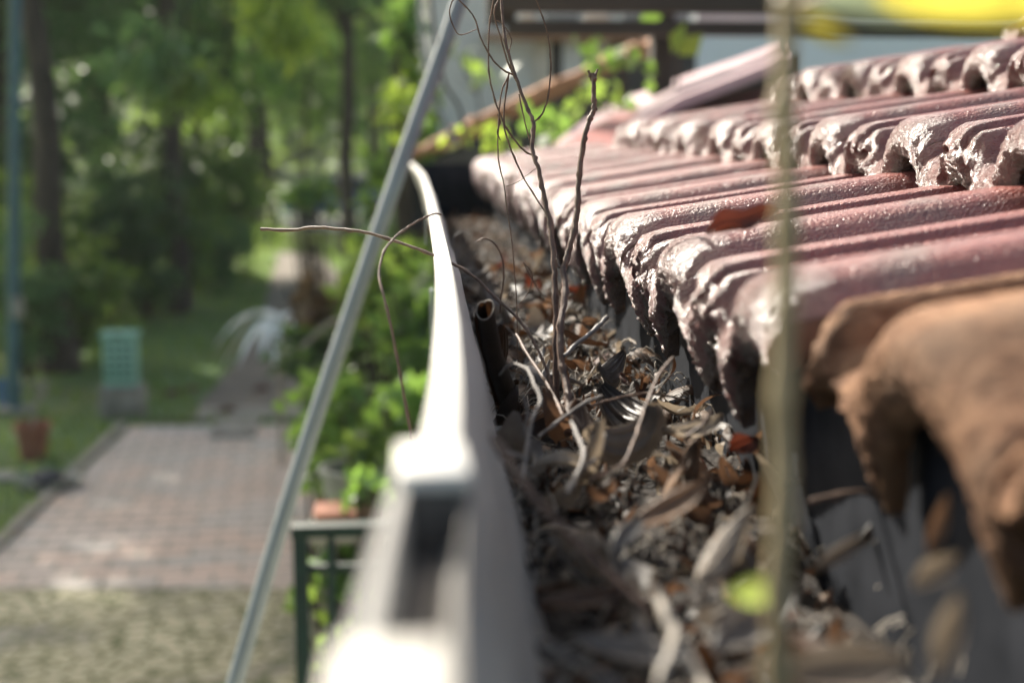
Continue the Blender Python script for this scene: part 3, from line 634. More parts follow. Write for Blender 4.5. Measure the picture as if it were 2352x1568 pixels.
# ------------------------------------------------------------------ the tiled roof
P = .30; TILT = R(8.5)
def sm(t): t = min(1, max(0, t)); return t * t * (3 - 2 * t)
def top(u, wide=0.0):
    sg = (u + .15) % .30 - .15; a = abs(sg); big = .044 * sm(1.25 * (1 - a / (.078 + wide))); sec = .032 * sm((a - .098 - wide * .6) / .030)
    z = -.044 + max(big, sec)
    z -= .005 * math.exp(-((sg - .131) / .0035) ** 2) + .0035 * math.exp(-((a - .060 - wide) / .0035) ** 2)
    if not wide: z += .0055 * (sm((sg - .136) / .004) + sm((-sg - .116) / .004))
    return z
def tile_mesh(seed, deep, jag=1.0, orange=False):
    off = Vector((seed * 13.7, seed * 5.1, seed * 3.3)); NU = 128; U0, U1 = (-.098, .194) if orange else (-.05, .2485); WD = .035 if orange else 0
    vs = [0, .0012, .002, .0035, .005, .009, .014, .020, .028, .04, .06, .10, .15, .20, .25, .30, .345]
    rows = []
    us = [U0 + (U1 - U0) * i / NU for i in range(NU + 1)]
    def bot(u):
        t = abs((u + .15) % .30 - .15); tw = .080 if orange else .100
        if deep:
            z = -.052 - .012 * sm(t / .06) - .058 * math.exp(-((t - tw - .004) / (.024 if not orange else .022)) ** 2)
            z += .010 * noise.noise(Vector((u * 30, 0, 0)) + off) + .010 * noise.noise(Vector((u * 150, 3, 0)) + off)
        else:
            z = top(u, WD) - .058 + .018 * math.exp(-(t / .03) ** 2) + .006 * noise.noise(Vector((u * 60, 0, 0)) + off)
        return z
    ct, s_ = math.cos(TILT), math.sin(TILT)
    V = []; AT = []; CR = []
    NF = 30 if deep else 18
    def lump(p, a1, a2):
        q = p * 1.0
        return a1 * noise.noise(q * 90 + off) + a2 * noise.noise(q * 230 + off) + a2 * .5 * noise.noise(q * 480 + off)
    ncol = NU + 1
    # order: underside back -> bottom edge -> front face -> top back
    seq = []
    for vb in (.34, .03): seq.append(('under', vb))
    seq.append(('lip', 0))
    for j in range(NF + 1): seq.append(('face', 1 - j / NF))
    for v in vs[1:]: seq.append(('top', v))
    for kind, t in seq:
        for u in us:
            zt = top(u, WD); rr = .024; dn = rr
            if kind == 'top':
                z = zt - (rr * (1 - math.sqrt(max(0, 1 - ((.030 - t) / .030) ** 2))) if t < .030 else 0)
                w = max(0, 1 - t / .035); p = Vector((t, u, z)); j_ = lump(p, .0014 * w, .0016 * w) * jag
                sec = sm((abs((u + .15) % .30 - .15) - .095) / .02) * w
                p += Vector((-j_ + sec * .012 * abs(noise.noise(p * 48 + off)), 0, j_ * .8 - sec * .010 * abs(noise.noise(p * 40 - off)) + .0006 * noise.noise(p * 150)))
            elif kind == 'face':
                zb = bot(u); z0 = zt - dn; z = zb + (z0 - zb) * (1 - t); p = Vector((.0 + .012 * t * t, u, z))
                ed = min(1, .45 + .7 * t); j_ = lump(p, .0020 * ed, .0056 * ed) * jag; sec = sm((abs((u + .15) % .30 - .15) - .095) / .02)
                hole = max(0, noise.noise(p * 42 + off)) * sec * .03 * (1 - t)
                p += Vector((-j_ + hole, .5 * j_, .4 * j_))
            elif kind == 'lip': p = Vector((.022, u, bot(u) + .002))
            else:
                zu = max(bot(u) + .004, zt - .018) if t < .1 else zt - .018; p = Vector((t, u, zu))
            CR.append((.6 * max(0, 1 - t / .06) if kind == 'top' else (.5 + .5 * t if kind == 'face' else 1.0)) * (.5 if orange else 1))
            AT.append(0.0 if kind == 'top' else (max(0, t * 1.3 - .65) if kind == 'face' else 1.0))
            V.append((p.x * ct - p.z * s_, p.y, p.x * s_ + p.z * ct))
    nr = len(seq); F = [(i * ncol + j, i * ncol + j + 1, (i + 1) * ncol + j + 1, (i + 1) * ncol + j) for i in range(nr - 1) for j in range(NU)]
    # side walls close the tile
    for j in (0, NU):
        F.append(tuple(i * ncol + j for i in range(nr)) if j else tuple(i * ncol for i in range(nr))[::-1])
    me = mesh('roof_tile', V, F, False); bm = bmesh.new(); bm.from_mesh(me); bmesh.ops.recalc_face_normals(bm, faces=bm.faces); bm.to_mesh(me); bm.free()
    a_ = me.attributes.new('unglazed', 'FLOAT', 'POINT'); a_.data.foreach_set('value', AT)
    a_ = me.attributes.new('crust', 'FLOAT', 'POINT'); a_.data.foreach_set('value', CR)
    me.materials.append(M['tile_orange'] if orange else M['tile']); me.materials.append(M['tile_side'])
    for p_ in list(me.polygons)[-2:]: p_.material_index = 1
    me.polygons.foreach_set('use_smooth', np.ones(len(me.polygons), bool)); me.set_sharp_from_angle(angle=R(55)); return me
X1, Z1 = .221, 3 - .0995; DX, DZ = .302, .1045
roof = empty('tiled_roof', (X1, .5, Z1), 'glazed dark red tiled roof with rough dripping tile ends above the gutter', 'roof')
eave = [tile_mesh(s, True) for s in (1, 2, 3, 4)]; field = [tile_mesh(s, False) for s in (5, 6, 7, 8)]; eo = tile_mesh(9, True, .7, True)
ROWS = [(.917, 4.35, 0), (.585, 3.55, 1), (.53, 2.95, 2), (.6, 2.45, 3), (.6, 1.75, 4)]
for (y0, y1, r) in ROWS:
    y = y0; i = 0
    while y < y1:
        o = bpy.data.objects.new('roof_tile', (eave if r == 0 else field)[(i * 3 + r) % 4]); COL.objects.link(o); o.parent = roof
        o.location = Vector((X1 + DX * r + rnd.uniform(-.003, .003), y, Z1 + DZ * r + rnd.uniform(-.001, .001))) - Vector(roof.location)
        o.rotation_euler = (0, 0, R(rnd.uniform(-.5, .5))); y += P; i += 1
for y in (.667, .372):
    o = bpy.data.objects.new('clay_tile', eo); COL.objects.link(o); o.parent = roof; o['label'] = 'dusty orange brown tile end, nearest on the eave'
    o.location = Vector((X1 + .018, y, 3 - .094)) - Vector(roof.location)
k = MB(); k.box((.318, .05, 2.55), (.345, 4.52, 2.874)); k.build('fascia', M['fascia'], roof, False)
k = MB(); poly = [(.345, 2.5), (.345, 2.872), (1.9, 3.38), (1.9, 2.5)]; k.prism([Vector((x, .06, z - .012)) for x, z in poly], (0, 2.2, 0)); k.build('rafter_frame', M['wood_beam'], roof, False)
k = MB(); k.box((.42, .1, 0), (2.2, 4.4, 2.5)); k.build('house_wall', M['palewall'], roof, False)
k = MB(); hp = [(.24, 4.50, 2.905), (.55, 3.75, 2.985), (.86, 3.12, 3.10), (1.2, 2.6, 3.22), (1.5, 1.9, 3.34)]
k.tube([Vector(p) for p in spline(hp, 4)], .028, 12); 
# red leaf lying on the tiles is placed with the leaves below

# ------------------------------------------------------------------ gutter
ZL = 3 - .118
LIPPX = [(925, 1600), (935, 1500), (968, 1250), (1000, 1080), (1012, 1000), (1024, 900), (1028, 818), (1027, 700), (1018, 600), (1003, 520), (990, 460), (980, 425), (968, 397), (945, 374)]
lip = [atZ(x, y, ZL) for x, y in LIPPX]; lip = [(p.x, p.y) for p in lip]
lip[-1] = (lip[-1][0], 4.45)
LY = np.array([p[1] for p in lip]); LX = np.array([p[0] for p in lip])
LY = np.insert(LY, 0, .05); LX = np.insert(LX, 0, LX[0] - .004)
def lipx(Y):
    return float(np.interp(Y, LY, LX))
sp_ = spline(list(zip(LX, LY)), 7)
SY = np.array([p[1] for p in sp_]); SX = np.array([p[0] for p in sp_])
def lx(Y): return float(np.interp(Y, SY, SX))
HW = .0078
gut = empty('rain_gutter', (.12, .5, 2.68), 'weathered white metal rain gutter with a bowed rim, packed with dead leaves', 'gutter')
def loft(ys, prof, closed=False):
    k = MB(); n_ = len(prof(ys[0])); v = []
    for Y in ys: v += [Vector((x, Y, z)) for x, z in prof(Y)]
    f = []
    for i in range(len(ys) - 1):
        for j in range(n_ if closed else n_ - 1):
            f.append((i * n_ + j, i * n_ + (j + 1) % n_, (i + 1) * n_ + (j + 1) % n_, (i + 1) * n_ + j))
    if closed: f += [tuple(range(n_)), tuple((len(ys) - 1) * n_ + j for j in range(n_))]
    k.add(v, f); return k
ys = [.06 + (4.45 - .06) * (i / 90) ** 1.6 for i in range(91)]
def wav(Y): return .0012 * math.sin(Y * 9) + .0008 * math.sin(Y * 23)
# trough: outer wall, bottom, back wall (thickness by a second skin)
def near0(Y): return 1.0 if Y < .50 else 0.0
def trough(Y):
    x = lx(Y) + wav(Y)
    inner = [(x + HW - .001 + .003 * near0(Y), ZL - .006 - .014 * near0(Y)), (x + HW + .004, ZL - .022 - .004 * near0(Y)), (x + HW + .012, ZL - .034), (x + HW + .015, ZL - .05), (x + .030, ZL - .085), (x + .046, ZL - .15), (x + .07, ZL - .20), (.316, ZL - .20), (.316, ZL - .01)]
    outer = [(.3175, ZL - .01), (.3175, ZL - .203), (x + .068, ZL - .203), (x + .042, ZL - .152), (x + .026, ZL - .086), (x + .010, ZL - .05), (x + .004, ZL - .034), (x - .002, ZL - .022 - .016 * near0(Y)), (x - .004, ZL - .006 - .030 * near0(Y))]
    return inner + outer
loft(ys, trough, True).build('trough', M['guttergrey'], gut)
ysf = [y for y in ys if y > .50]; ysf = [.50] + ysf
loft(ysf, lambda Y: [(lx(Y) - HW, ZL - .005), (lx(Y) - HW + .001, ZL - .001), (lx(Y) - HW * .4, ZL), (lx(Y) + HW * .4, ZL), (lx(Y) + HW - .001, ZL - .001), (lx(Y) + HW, ZL - .0055)], True).build('rim', M['white'], gut)
ysn = [y for y in ys if y < .50] + [.50]
def near(Y): return sm((.50 - Y) / .12)
loft(ysn, lambda Y: [(lx(Y) - .0150, ZL - .050), (lx(Y) - .0150, ZL - .006), (lx(Y) - .0140, ZL - .002), (lx(Y) - .0092, ZL - .002), (lx(Y) - .0085, ZL - .004), (lx(Y) - .0085, ZL - .048)], True).build('outer_flange', M['guttergrey'], gut)
loft(ysn, lambda Y: [(lx(Y) + .0100, ZL - .048), (lx(Y) + .0100, ZL - .009), (lx(Y) + .0108, ZL - .008), (lx(Y) + .0120, ZL - .011), (lx(Y) + .0120, ZL - .048)], True).build('inner_flange', M['guttergrey'], gut)
loft(ysn, lambda Y: [(lx(Y) - .0085, ZL - .030), (lx(Y) - .0085, ZL - .024), (lx(Y) - .001, ZL - .0235), (lx(Y) + .005, ZL - .0235), (lx(Y) + .0100, ZL - .025), (lx(Y) + .0100, ZL - .030)], True).build('channel', M['shade_brown'], gut)  # floor colour carries the shade of the narrow channel
for (y0, y1) in ((.463, .511), (.10, .308)):
    k = MB(); x = lx((y0 + y1) / 2); k.box((x - .0140, y0, ZL - .003), (x + .0108, y1, ZL + .0035), .0018); b_ = k.build('clip', M['white'], gut)
    k = MB(); k.box((x - .0090, y0 + .001, ZL - .0225), (x + .0102, y1 - .002, ZL - .0035)); k.build('clip_shade_block', M['shade_brown'], gut, False)  # block added to stop light under the clip, coloured as shade
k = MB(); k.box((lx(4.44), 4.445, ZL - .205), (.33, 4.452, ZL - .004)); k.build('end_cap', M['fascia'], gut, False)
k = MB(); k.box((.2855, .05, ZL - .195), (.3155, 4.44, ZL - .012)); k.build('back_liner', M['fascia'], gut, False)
for y in (1.02, 2.0):
    k = MB(); k.box((lx(y) - .0115, y, ZL - .05), (lx(y) - .0095, y + .012, ZL + .0)); k.build('strap', M['galv'], gut)

# ------------------------------------------------------------------ leaf litter
ZD = 3 - .268
def hole(x, y): return sm((x - .195) / .04) * sm((1.0 - y) / .12)
def hgt(x, y): return ZD + .020 * noise.noise(Vector((x * 14, y * 9, 0))) + .010 * noise.noise(Vector((x * 40, y * 30, 4))) - .022 * sm((x - .195) / .04) * sm((1.0 - y) / .12)
def xr(y): return lx(y) + .040, (.284)
# soil bed
k = MB(); yy = np.linspace(.1, 4.42, 130); xx = np.linspace(0, 1, 16); v = []
for y in yy:
    a, b = xr(y)
    for t in xx: x = a + (b - a) * t; v.append(Vector((x, y, hgt(x, y) - .022)))
k.add(v, [(i * 16 + j, i * 16 + j + 1, (i + 1) * 16 + j + 1, (i + 1) * 16 + j) for i in range(129) for j in range(15)])
tag(k.build('soil', M['soil']), 'black soil bed under the dead leaves in the gutter', 'soil', None, 'stuff')

def leaf_grid(L, Wd, curl, fold, twist, ribs=0, nu=13, nv=7, seed=0, ragged=.12, wave=.0):
    """returns verts (nu*nv,3), faces, uvs ; lies along +x, normal +z"""
    r_ = random.Random(seed); v = []; uv = []; ph = r_.uniform(0, 6)
    for i in range(nu):
        t = i / (nu - 1); w = Wd * .5 * (math.sin(math.pi * min(1, t * .93 + .035)) ** .75) * (1 - .25 * t)
        th = curl * (t - .3)
        cx = L * (math.sin(th) / curl if abs(curl) > .01 else t - .3); cz = L * ((1 - math.cos(th)) / curl if abs(curl) > .01 else 0)
        tw = twist * (t - .5)
        for j in range(nv):
            s = (j / (nv - 1)) * 2 - 1; wj = w * (1 + ragged * (r_.random() - .5) * (abs(s) > .9))
            yy_ = s * wj * (1 - .12 * fold * fold * abs(s)); zz = fold * wj * s * s * .9
            zz += ribs * math.cos(s * 16) * .0017 + wave * math.sin(t * 9 + ph) * abs(s) * L
            y2 = yy_ * math.cos(tw) - zz * math.sin(tw); z2 = yy_ * math.sin(tw) + zz * math.cos(tw)
            v.append((cx - z2 * math.sin(th), y2, cz + z2 * math.cos(th))); uv.append((t, s * .5 + .5))
    f = [(i * nv + j, (i + 1) * nv + j, (i + 1) * nv + j + 1, i * nv + j + 1) for i in range(nu - 1) for j in range(nv - 1)]
    return v, f, uv
def leaf_me(name, *a, **k):
    v, f, uv = leaf_grid(*a, **k); me = mesh(name, v, f, False); l = me.uv_layers.new(name='UVMap')
    for lp in me.loops: l.data[lp.index].uv = (uv[lp.vertex_index][1] * 2.2, uv[lp.vertex_index][0])
    me.polygons.foreach_set('use_smooth', np.ones(len(me.polygons), bool)); return me

# countable single leaves
KINDS = {'dead_brown': 'brown curled dead leaf lying in the gutter litter', 'dead_grey': 'grey weathered dead leaf lying in the gutter litter',
         'dead_red': 'small russet dead leaf lying in the gutter litter', 'dead_tan': 'light tan dried leaf lying in the gutter litter', 'dead_dark': 'blackened dead leaf lying in the gutter litter'}
GRP = {'dead_brown': 'brown dead leaves in the gutter', 'dead_grey': 'grey dead leaves in the gutter', 'dead_red': 'russet dead leaves in the gutter', 'dead_tan': 'tan dead leaves in the gutter', 'dead_dark': 'blackened dead leaves in the gutter'}
lib = {m_: [leaf_me('leaf', rnd.uniform(.034, .060), rnd.uniform(.010, .023), rnd.choice((-1, 1)) * rnd.uniform(.8, 3.2), rnd.uniform(-1.1, 1.3), rnd.uniform(-1.3, 1.3), rnd.choice((0, 1)), 13, 7, s, .2, rnd.uniform(0, .05)) for s in range(9)] for m_ in KINDS}
for m_, l in lib.items():
    for me in l: me.materials.append(M[m_])
nleaf = 0
HSPOT = [atZ(x, y, ZD + .02) for x, y in [(1385, 850), (1425, 925), (1330, 985), (1405, 995), (1290, 1060), (1560, 1000), (1570, 1090), (1680, 1030), (1500, 1195), (1640, 1290), (1430, 1240)]]
for i in range(290):
    y = .48 + 2.3 * (i / 290) ** 1.25 + rnd.uniform(-.02, .02); a, b = xr(y); t = rnd.random(); x = a + .006 + (b - a - .012) * t
    if hole(x, y) > .4 and rnd.random() < .8: continue
    m_ = rnd.choices(['dead_brown', 'dead_grey', 'dead_red', 'dead_tan', 'dead_dark'], [.34, .50 if t < .5 else .22, .0 if t < .45 else .07, .12, .24])[0]
    o = bpy.data.objects.new('dead_leaf', rnd.choice(lib[m_])); COL.objects.link(o); o.location = (x, y, hgt(x, y) + rnd.uniform(-.008, .014))
    if min((Vector((x, y, 0)) - Vector((h.x, h.y, 0))).length for h in HSPOT) < .034: o.location.z -= .016
    o.rotation_euler = (rnd.gauss(0, .5), rnd.gauss(0, .45), rnd.uniform(0, 6.28)); s = rnd.uniform(.75, 1.6) if y > .8 else rnd.uniform(.55, 1.0); o.scale = (s, s, s)
    tag(o, KINDS[m_], 'dead leaf', GRP[m_]); nleaf += 1
# the rest of the litter as one mass per colour: fragments and hair-thin stalks
def litter(name, mats, n, seed, label):
    rs = np.random.default_rng(seed); r_ = random.Random(seed)
    tm = [leaf_grid(1, r_.uniform(.14, .42), r_.choice((-1, 1)) * r_.uniform(.6, 3.6), r_.uniform(-1.2, 1.2), r_.uniform(-1.5, 1.5), 0, 6, 4, s, .3) for s in range(14)]
    V = []; F = []; UV = []; MI = []; kk = 0
    for i in range(n):
        v, f, uv = tm[i % 14]; y = .30 + 4.1 * r_.random() ** 1.3; a, b = xr(y); t = r_.random(); x = a + (b - a) * t
        if hole(x, y) > .4 and r_.random() < .8: continue
        s = r_.uniform(.012, .036); M_ = Matrix.Rotation(r_.uniform(0, 6.28), 3, 'Z') @ Matrix.Rotation(r_.gauss(0, .7), 3, 'Y') @ Matrix.Rotation(r_.gauss(0, .7), 3, 'X')
        A = (np.array(M_) @ (np.array(v).T * s)).T + np.array([x, y, hgt(x, y) + r_.uniform(-.030, -.006)])
        V.append(A); F += [tuple(q + kk for q in g) for g in f]; kk += len(v); UV += uv
        wgt = [.30, .26 if t < .5 else .10, .01 if t < .4 else .03, .07 if t < .5 else .16, .7]; mi = r_.choices(range(5), wgt)[0]; MI += [mi] * len(f)  # mostly near-black fragments: shade of the gaps put into the leaf colour
    me = mesh(name, np.vstack(V), F); l = me.uv_layers.new(name='UVMap')
    vi = np.empty(len(me.loops), int); me.loops.foreach_get('vertex_index', vi); l.data.foreach_set('uv', np.array(UV)[vi][:, ::-1].reshape(-1))
    for m_ in mats: me.materials.append(M[m_])
    me.polygons.foreach_set('material_index', MI); tag(link(name, me, None), label, 'leaf litter', None, 'stuff')
litter('leaf_litter', ['dead_brown', 'dead_grey', 'dead_red', 'dead_tan', 'dead_dark'], 3800, 21, 'fine crumbled leaf litter filling the gutter between the larger leaves')
k = MB(); r_ = random.Random(5)
for i in range(900):
    y = .35 + 2.8 * r_.random() ** 1.2; a, b = xr(y); x = a + (b - a) * r_.random(); z = hgt(x, y) + r_.uniform(-.004, .012); an = r_.uniform(0, 6.28); L = r_.uniform(.010, .04); c = r_.uniform(-1, 1) * .6
    p = [Vector((x + math.cos(an + c * t) * L * t, y + math.sin(an + c * t) * L * t, z + .35 * L * math.sin(t * 3.0 + c))) for t in (0, .33, .66, 1)]
    k.tube(p, [.0006, .0005, .0004, .0003], 4, False)
tag(k.build('fine_stalks', M['twig_pale']), 'hair thin pale stalks scattered over the gutter litter', 'stalks', None, 'stuff')

# hero leaves: pixel, height, heading, tilt
def hero(px, py, z, L, Wd, curl, fold, tw, rot, mt, label, seed=0, ribs=1, cat='dead leaf', name='dead_leaf', wave=.0):
    o = bpy.data.objects.new(name, leaf_me(name, L * HS, Wd * HS, curl, fold, tw, ribs, 25, 21, seed, .06, wave)); o.data.materials.append(M[mt]); COL.objects.link(o)
    o.location = atZ(px, py, z); o.rotation_euler = tuple(R(a) for a in rot); tag(o, label, cat); return o
ZT = ZD + .028; HS = 1.02
hero(1385, 850, ZT + .010, .060, .034, 1.6, -.9, .5, (20, 10, 60), 'dead_grey', 'grey folded leaf arching up just right of the two standing stems', 1, 1.5)
hero(1425, 925, ZT + .004, .085, .046, 1.4, -.9, .3, (35, 20, -60), 'dead_dark', 'large black grey ribbed leaf right of the stem bases', 2, 1.8)
hero(1330, 985, ZT, .055, .030, 1.0, .7, -.6, (30, -10, 95), 'dead_brown', 'brown curved leaf at the foot of the stems', 3, 1)
hero(1405, 995, ZT + .012, .058, .036, 2.3, -1.2, 0, (20, 5, 10), 'dead_tan', 'domed tan leaf with strong parallel ribs in the middle of the gutter', 4, 2.6)
hero(1290, 1060, ZT + .008, .056, .026, -1.0, .6, .7, (15, 10, 25), 'dead_tan', 'pale silvery leaf lying left of the ribbed domed leaf', 5, 1.2)
hero(1560, 1000, ZT + .010, .055, .024, 1.8, .7, .8, (20, 10, 20), 'dead_tan', 'cream crinkled leaf below the drooping tile end', 6, .6)
hero(1570, 1090, ZT + .008, .050, .032, 2.2, -1.3, .3, (15, 5, 70), 'dead_brown', 'dark brown ribbed leaf rolled over near the fascia', 7, 2.4)
hero(1690, 1035, ZT + .004, .030, .024, 1.9, .9, .6, (40, 0, 30), 'dead_red', 'small russet leaf standing against the dark fascia', 8, .5)
hero(1500, 1195, ZT + .012, .060, .026, .8, .5, .5, (10, -15, 20), 'dead_brown', 'long brown leaf lying across the lower litter', 9, .6)
hero(1640, 1290, ZT + .012, .062, .020, .6, -.6, .9, (25, -20, 50), 'dead_tan', 'bright sunlit cream leaf pointing up to the right', 10, .4)
hero(1430, 1240, ZT + .010, .040, .014, -.5, .5, .3, (20, -20, 55), 'dead_grey', 'slim pale grey leaf pointing up in the lower litter', 11, .4)
hero(1905, 1290, ZT + .02, .042, .011, .5, .5, .3, (20, -15, 30), 'dead_tan', 'slim pale leaf crossing the vine stem low in the gutter', 12, .4)
hero(1432, 878, ZT + .020, .026, .016, 1.2, .4, .3, (50, 0, 100), 'dead_red', 'small veined russet leaf standing behind the black ribbed leaf', 13, .4)
hero(1345, 745, ZT - .01, .03, .02, 1.4, .9, .4, (30, 10, 40), 'dead_brown', 'brownish sunlit leaf behind the standing stems', 14, .5)
hero(1672, 528, 3 - .073, .052, .026, .5, 1.0, .2, (35, -12, 3), 'dead_red', 'dark red dried leaf resting on the glazed roof tiles', 15, .4, wave=.07)
# rolled tube leaf by the outer wall
A = atY(1113, 712, 1.20); B = atY(1168, 950, 1.29); v = []; f = []; nu, nv = 15, 26; ax = (B - A).normalized(); e1 = ax.orthogonal().normalized(); e2 = ax.cross(e1)
for i in range(nu):
    t = i / (nu - 1); c = A.lerp(B, t) + e1 * .003 * math.sin(t * 5); 
    for j in range(nv):
        s = j / (nv - 1); an = s * 2 * math.pi * 1.35 + .6; rr = (.0100 - .0036 * s) * (1 + .25 * t) * (1 + .05 * noise.noise(Vector((t * 6, s * 5, 0)))); v.append(c + (e1 * math.cos(an) + e2 * math.sin(an)) * rr + ax * (.004 * math.sin(an * 1.3) if i == 0 else 0))
for i in range(nu - 1):
    for j in range(nv - 1): f.append((i * nv + j, i * nv + j + 1, (i + 1) * nv + j + 1, (i + 1) * nv + j))
me = mesh('rolled_leaf', v, f); l = me.uv_layers.new(name='UVMap')
ro = link('rolled_leaf', me, M['dead_dark']); k = MB(); k.tube(v[:nv], .00055, 5); k.build('torn_edge', M['twig_pale'], ro)
tag(ro, 'dark leaf rolled into an open tube leaning on the gutter wall', 'dead leaf')
hero(1150, 790, ZD + .045, .075, .024, .5, 1.2, .4, (10, 62, 95), 'dead_dark', 'dark cupped leaf standing behind the rolled tube leaf', 16, .5)

# ------------------------------------------------------------------ twigs and stems
def z3(x, y): return (826.9 + x * .5038, y * .5038)
def z5(x, y): return (918.8 + x * .4102, 505.3 + y * .4102)
def z8(x, y): return (551 + x * .4102, 367.5 + y * .4102)
def twig_mb(k, fn, pts, Y, r0, r1, n=5, sides=8, knob=True):
    """pts in picture units; Y a number or (start, end)"""
    px = [fn(*p) for p in pts]; Ya, Yb = Y if isinstance(Y, tuple) else (Y, Y); m = len(px)
    w = [tuple(atY(p[0], p[1], Ya + (Yb - Ya) * i / (m - 1))) for i, p in enumerate(px)]
    sp = spline(w, n); mm = len(sp); rad = []
    for i in range(mm):
        t = i / (mm - 1); r = r0 + (r1 - r0) * t; r *= 1 + (.35 if knob and i % 7 == 3 else 0) + .08 * rnd.uniform(-1, 1); rad.append(r)
        if 0 < i < mm - 1: sp[i] = sp[i] + np.array([rnd.gauss(0, .14), rnd.gauss(0, .14), rnd.gauss(0, .14)]) * (r if r < .0032 else r * .2)
    k.tube([Vector(p) for p in sp], rad, sides)
def twig(fn, pts, Y, r0, r1, mat, label, name='twig', cat='twig', parent=None, n=5, sides=8):
    k = MB(); twig_mb(k, fn, pts, Y, r0, r1, n, sides); o = k.build(name, M[mat], parent)
    if label: tag(o, label, cat)
    return o
ident = lambda x, y: (x, y)
b1 = atY(*z5(880, 1000), 1.26)
st = empty('dead_plant', b1, 'dead standing stem with looping hair thin branches, left of the pair', 'dead plant')
twig(z3, [(905, 1990), (893, 1700), (893, 1500), (890, 1330), (885, 1200), (870, 1050), (840, 900), (810, 760), (785, 680), (790, 560), (760, 490), (710, 350), (665, 200), (650, 80), (640, -40)], (1.26, 1.42), .0031, .0011, 'twig', None, 'stem', parent=st, n=6)
for pts, ra, rb in [([(790, 560), (830, 520), (860, 430), (870, 300), (860, 180), (825, 60), (790, -30)], .0010, .0007),
    ([(710, 350), (640, 310), (590, 250), (550, 170), (520, 80), (470, 20), (430, -8), (408, 60), (430, 130), (460, 160), (530, 135)], .0009, .0005),
    ([(790, 710), (740, 680), (670, 590), (630, 500), (600, 400), (586, 300), (590, 120), (612, -20)], .0010, .0007),
    ([(680, 340), (645, 420), (632, 560), (630, 720), (658, 850), (670, 960), (690, 1080), (705, 1250), (715, 1400), (718, 1640)], .0008, .0005),
    ([(680, 330), (662, 450), (655, 560), (680, 660), (740, 800), (800, 900), (850, 980), (885, 1100), (888, 1200)], .0009, .0008),
    ([(725, 430), (745, 530), (768, 620), (782, 680)], .0007, .0006), ([(700, 345), (672, 280), (640, 170), (612, 60), (640, -20)], .0009, .0006), ([(690, 330), (680, 240), (690, 180), (650, 110), (610, 90)], .0006, .0005),
    ([(665, 850), (720, 830), (760, 800), (805, 765)], .0003, .0003), ([(640, 640), (625, 600), (640, 555), (625, 520)], .0006, .0004)]:
    twig(z3, pts, 1.40, ra, rb, 'twig', None, 'side_branch', parent=st, sides=6)
b2 = atY(*z5(935, 1190), 1.16)
s2 = empty('broken_stem', b2, 'bare brown stem broken off at the top, right of the looping one', 'stem')
twig(z5, [(940, 1200), (945, 1080), (938, 950), (905, 800), (898, 600), (925, 430), (915, 260)], (1.17, 1.30), .0037, .0029, 'twig', None, 'lower_stem', parent=s2, n=6)
twig(z3, [(930, 1230), (955, 1130), (985, 1020), (995, 900), (1000, 800), (1020, 650), (1042, 560), (1066, 500), (1066, 420), (1060, 335)], (1.30, 1.34), .0027, .0021, 'twig', None, 'upper_stem', parent=s2, n=6)
twig(z3, [(1060, 370), (1050, 345), (1040, 322)], 1.34, .0016, .0011, 'twig', None, 'stub', parent=s2, n=3)
twig(z3, [(1060, 370), (1072, 345), (1084, 316)], 1.34, .0018, .0008, 'twig', None, 'stub', parent=s2, n=3)
twig(z3, [(1066, 500), (1080, 495)], 1.335, .0014, .0016, 'twig', None, 'stub', parent=s2, n=3)
twig(z3, [(935, 1225), (905, 1215), (895, 1180)], 1.30, .0013, .0008, 'twig', None, 'stub', parent=s2, n=3)
twig(z8, [(118, 388), (300, 392), (420, 378), (560, 388), (700, 405), (860, 450), (1000, 500), (1180, 575), (1320, 660), (1430, 770), (1568, 900), (1640, 1010), (1700, 1130), (1760, 1300)], (1.42, 1.22), .0016, .0013, 'twig', 'thin reddish twig reaching far left over the white rim')
twig(z8, [(1130, 305), (1095, 300), (1040, 320), (950, 370), (860, 440), (800, 530), (780, 640), (800, 740), (840, 900), (880, 1100), (920, 1320), (965, 1560)], (1.32, 1.12), .0008, .0013, 'twig', 'thin twig curving down in an arc outside the white rim')
twig(z5, [(430, 120), (480, 103), (540, 145), (575, 230), (580, 330), (565, 440), (560, 520)], 1.52, .0009, .0009, 'twig', 'little hooked twig standing behind the rolled leaf')
twig(z5, [(290, 170), (300, 100), (340, 68), (390, 78)], 1.9, .0009, .0006, 'twig_grey', 'faint curled tendril in the dark far end of the gutter')
twig(z5, [(690, 235), (740, 300), (720, 400), (650, 485), (580, 480), (540, 440)], 1.45, .0005, .0004, 'twig', 'hair thin tendril looping above the rolled leaf')
twig(z5, [(690, 235), (740, 330), (790, 410), (850, 445)], 1.38, .0005, .0004, 'twig', 'hair thin tendril touching the left standing stem')
twig(z5, [(920, 760), (1000, 685), (1100, 605), (1160, 545)], (1.22, 1.28), .0018, .0022, 'twig_grey', 'short broken stick leaning right from the standing stems')
twig(z5, [(560, 865), (620, 805), (710, 835), (745, 905), (785, 1010), (740, 1110), (705, 1300), (690, 1450)], (1.15, .95), .0011, .0014, 'twig_grey', 'grey bent twig crossing the foot of the rolled leaf')
twig(z5, [(775, 1215), (920, 1100), (1040, 1022), (1130, 985)], (1.08, 1.14), .0014, .0013, 'twig_grey', 'grey straight twig lying across the stem bases')
twig(z5, [(1060, 1045), (1200, 1000), (1380, 972), (1500, 985), (1610, 1012)], (1.12, 1.2), .0011, .0010, 'twig', 'long thin brown twig lying over the black ribbed leaf')
twig(z5, [(1530, 770), (1460, 850), (1400, 980), (1350, 1120), (1310, 1240), (1240, 1370), (1060, 1455)], (1.1, .92), .0013, .0012, 'twig', 'brown twig slanting down from the drooping tile end')
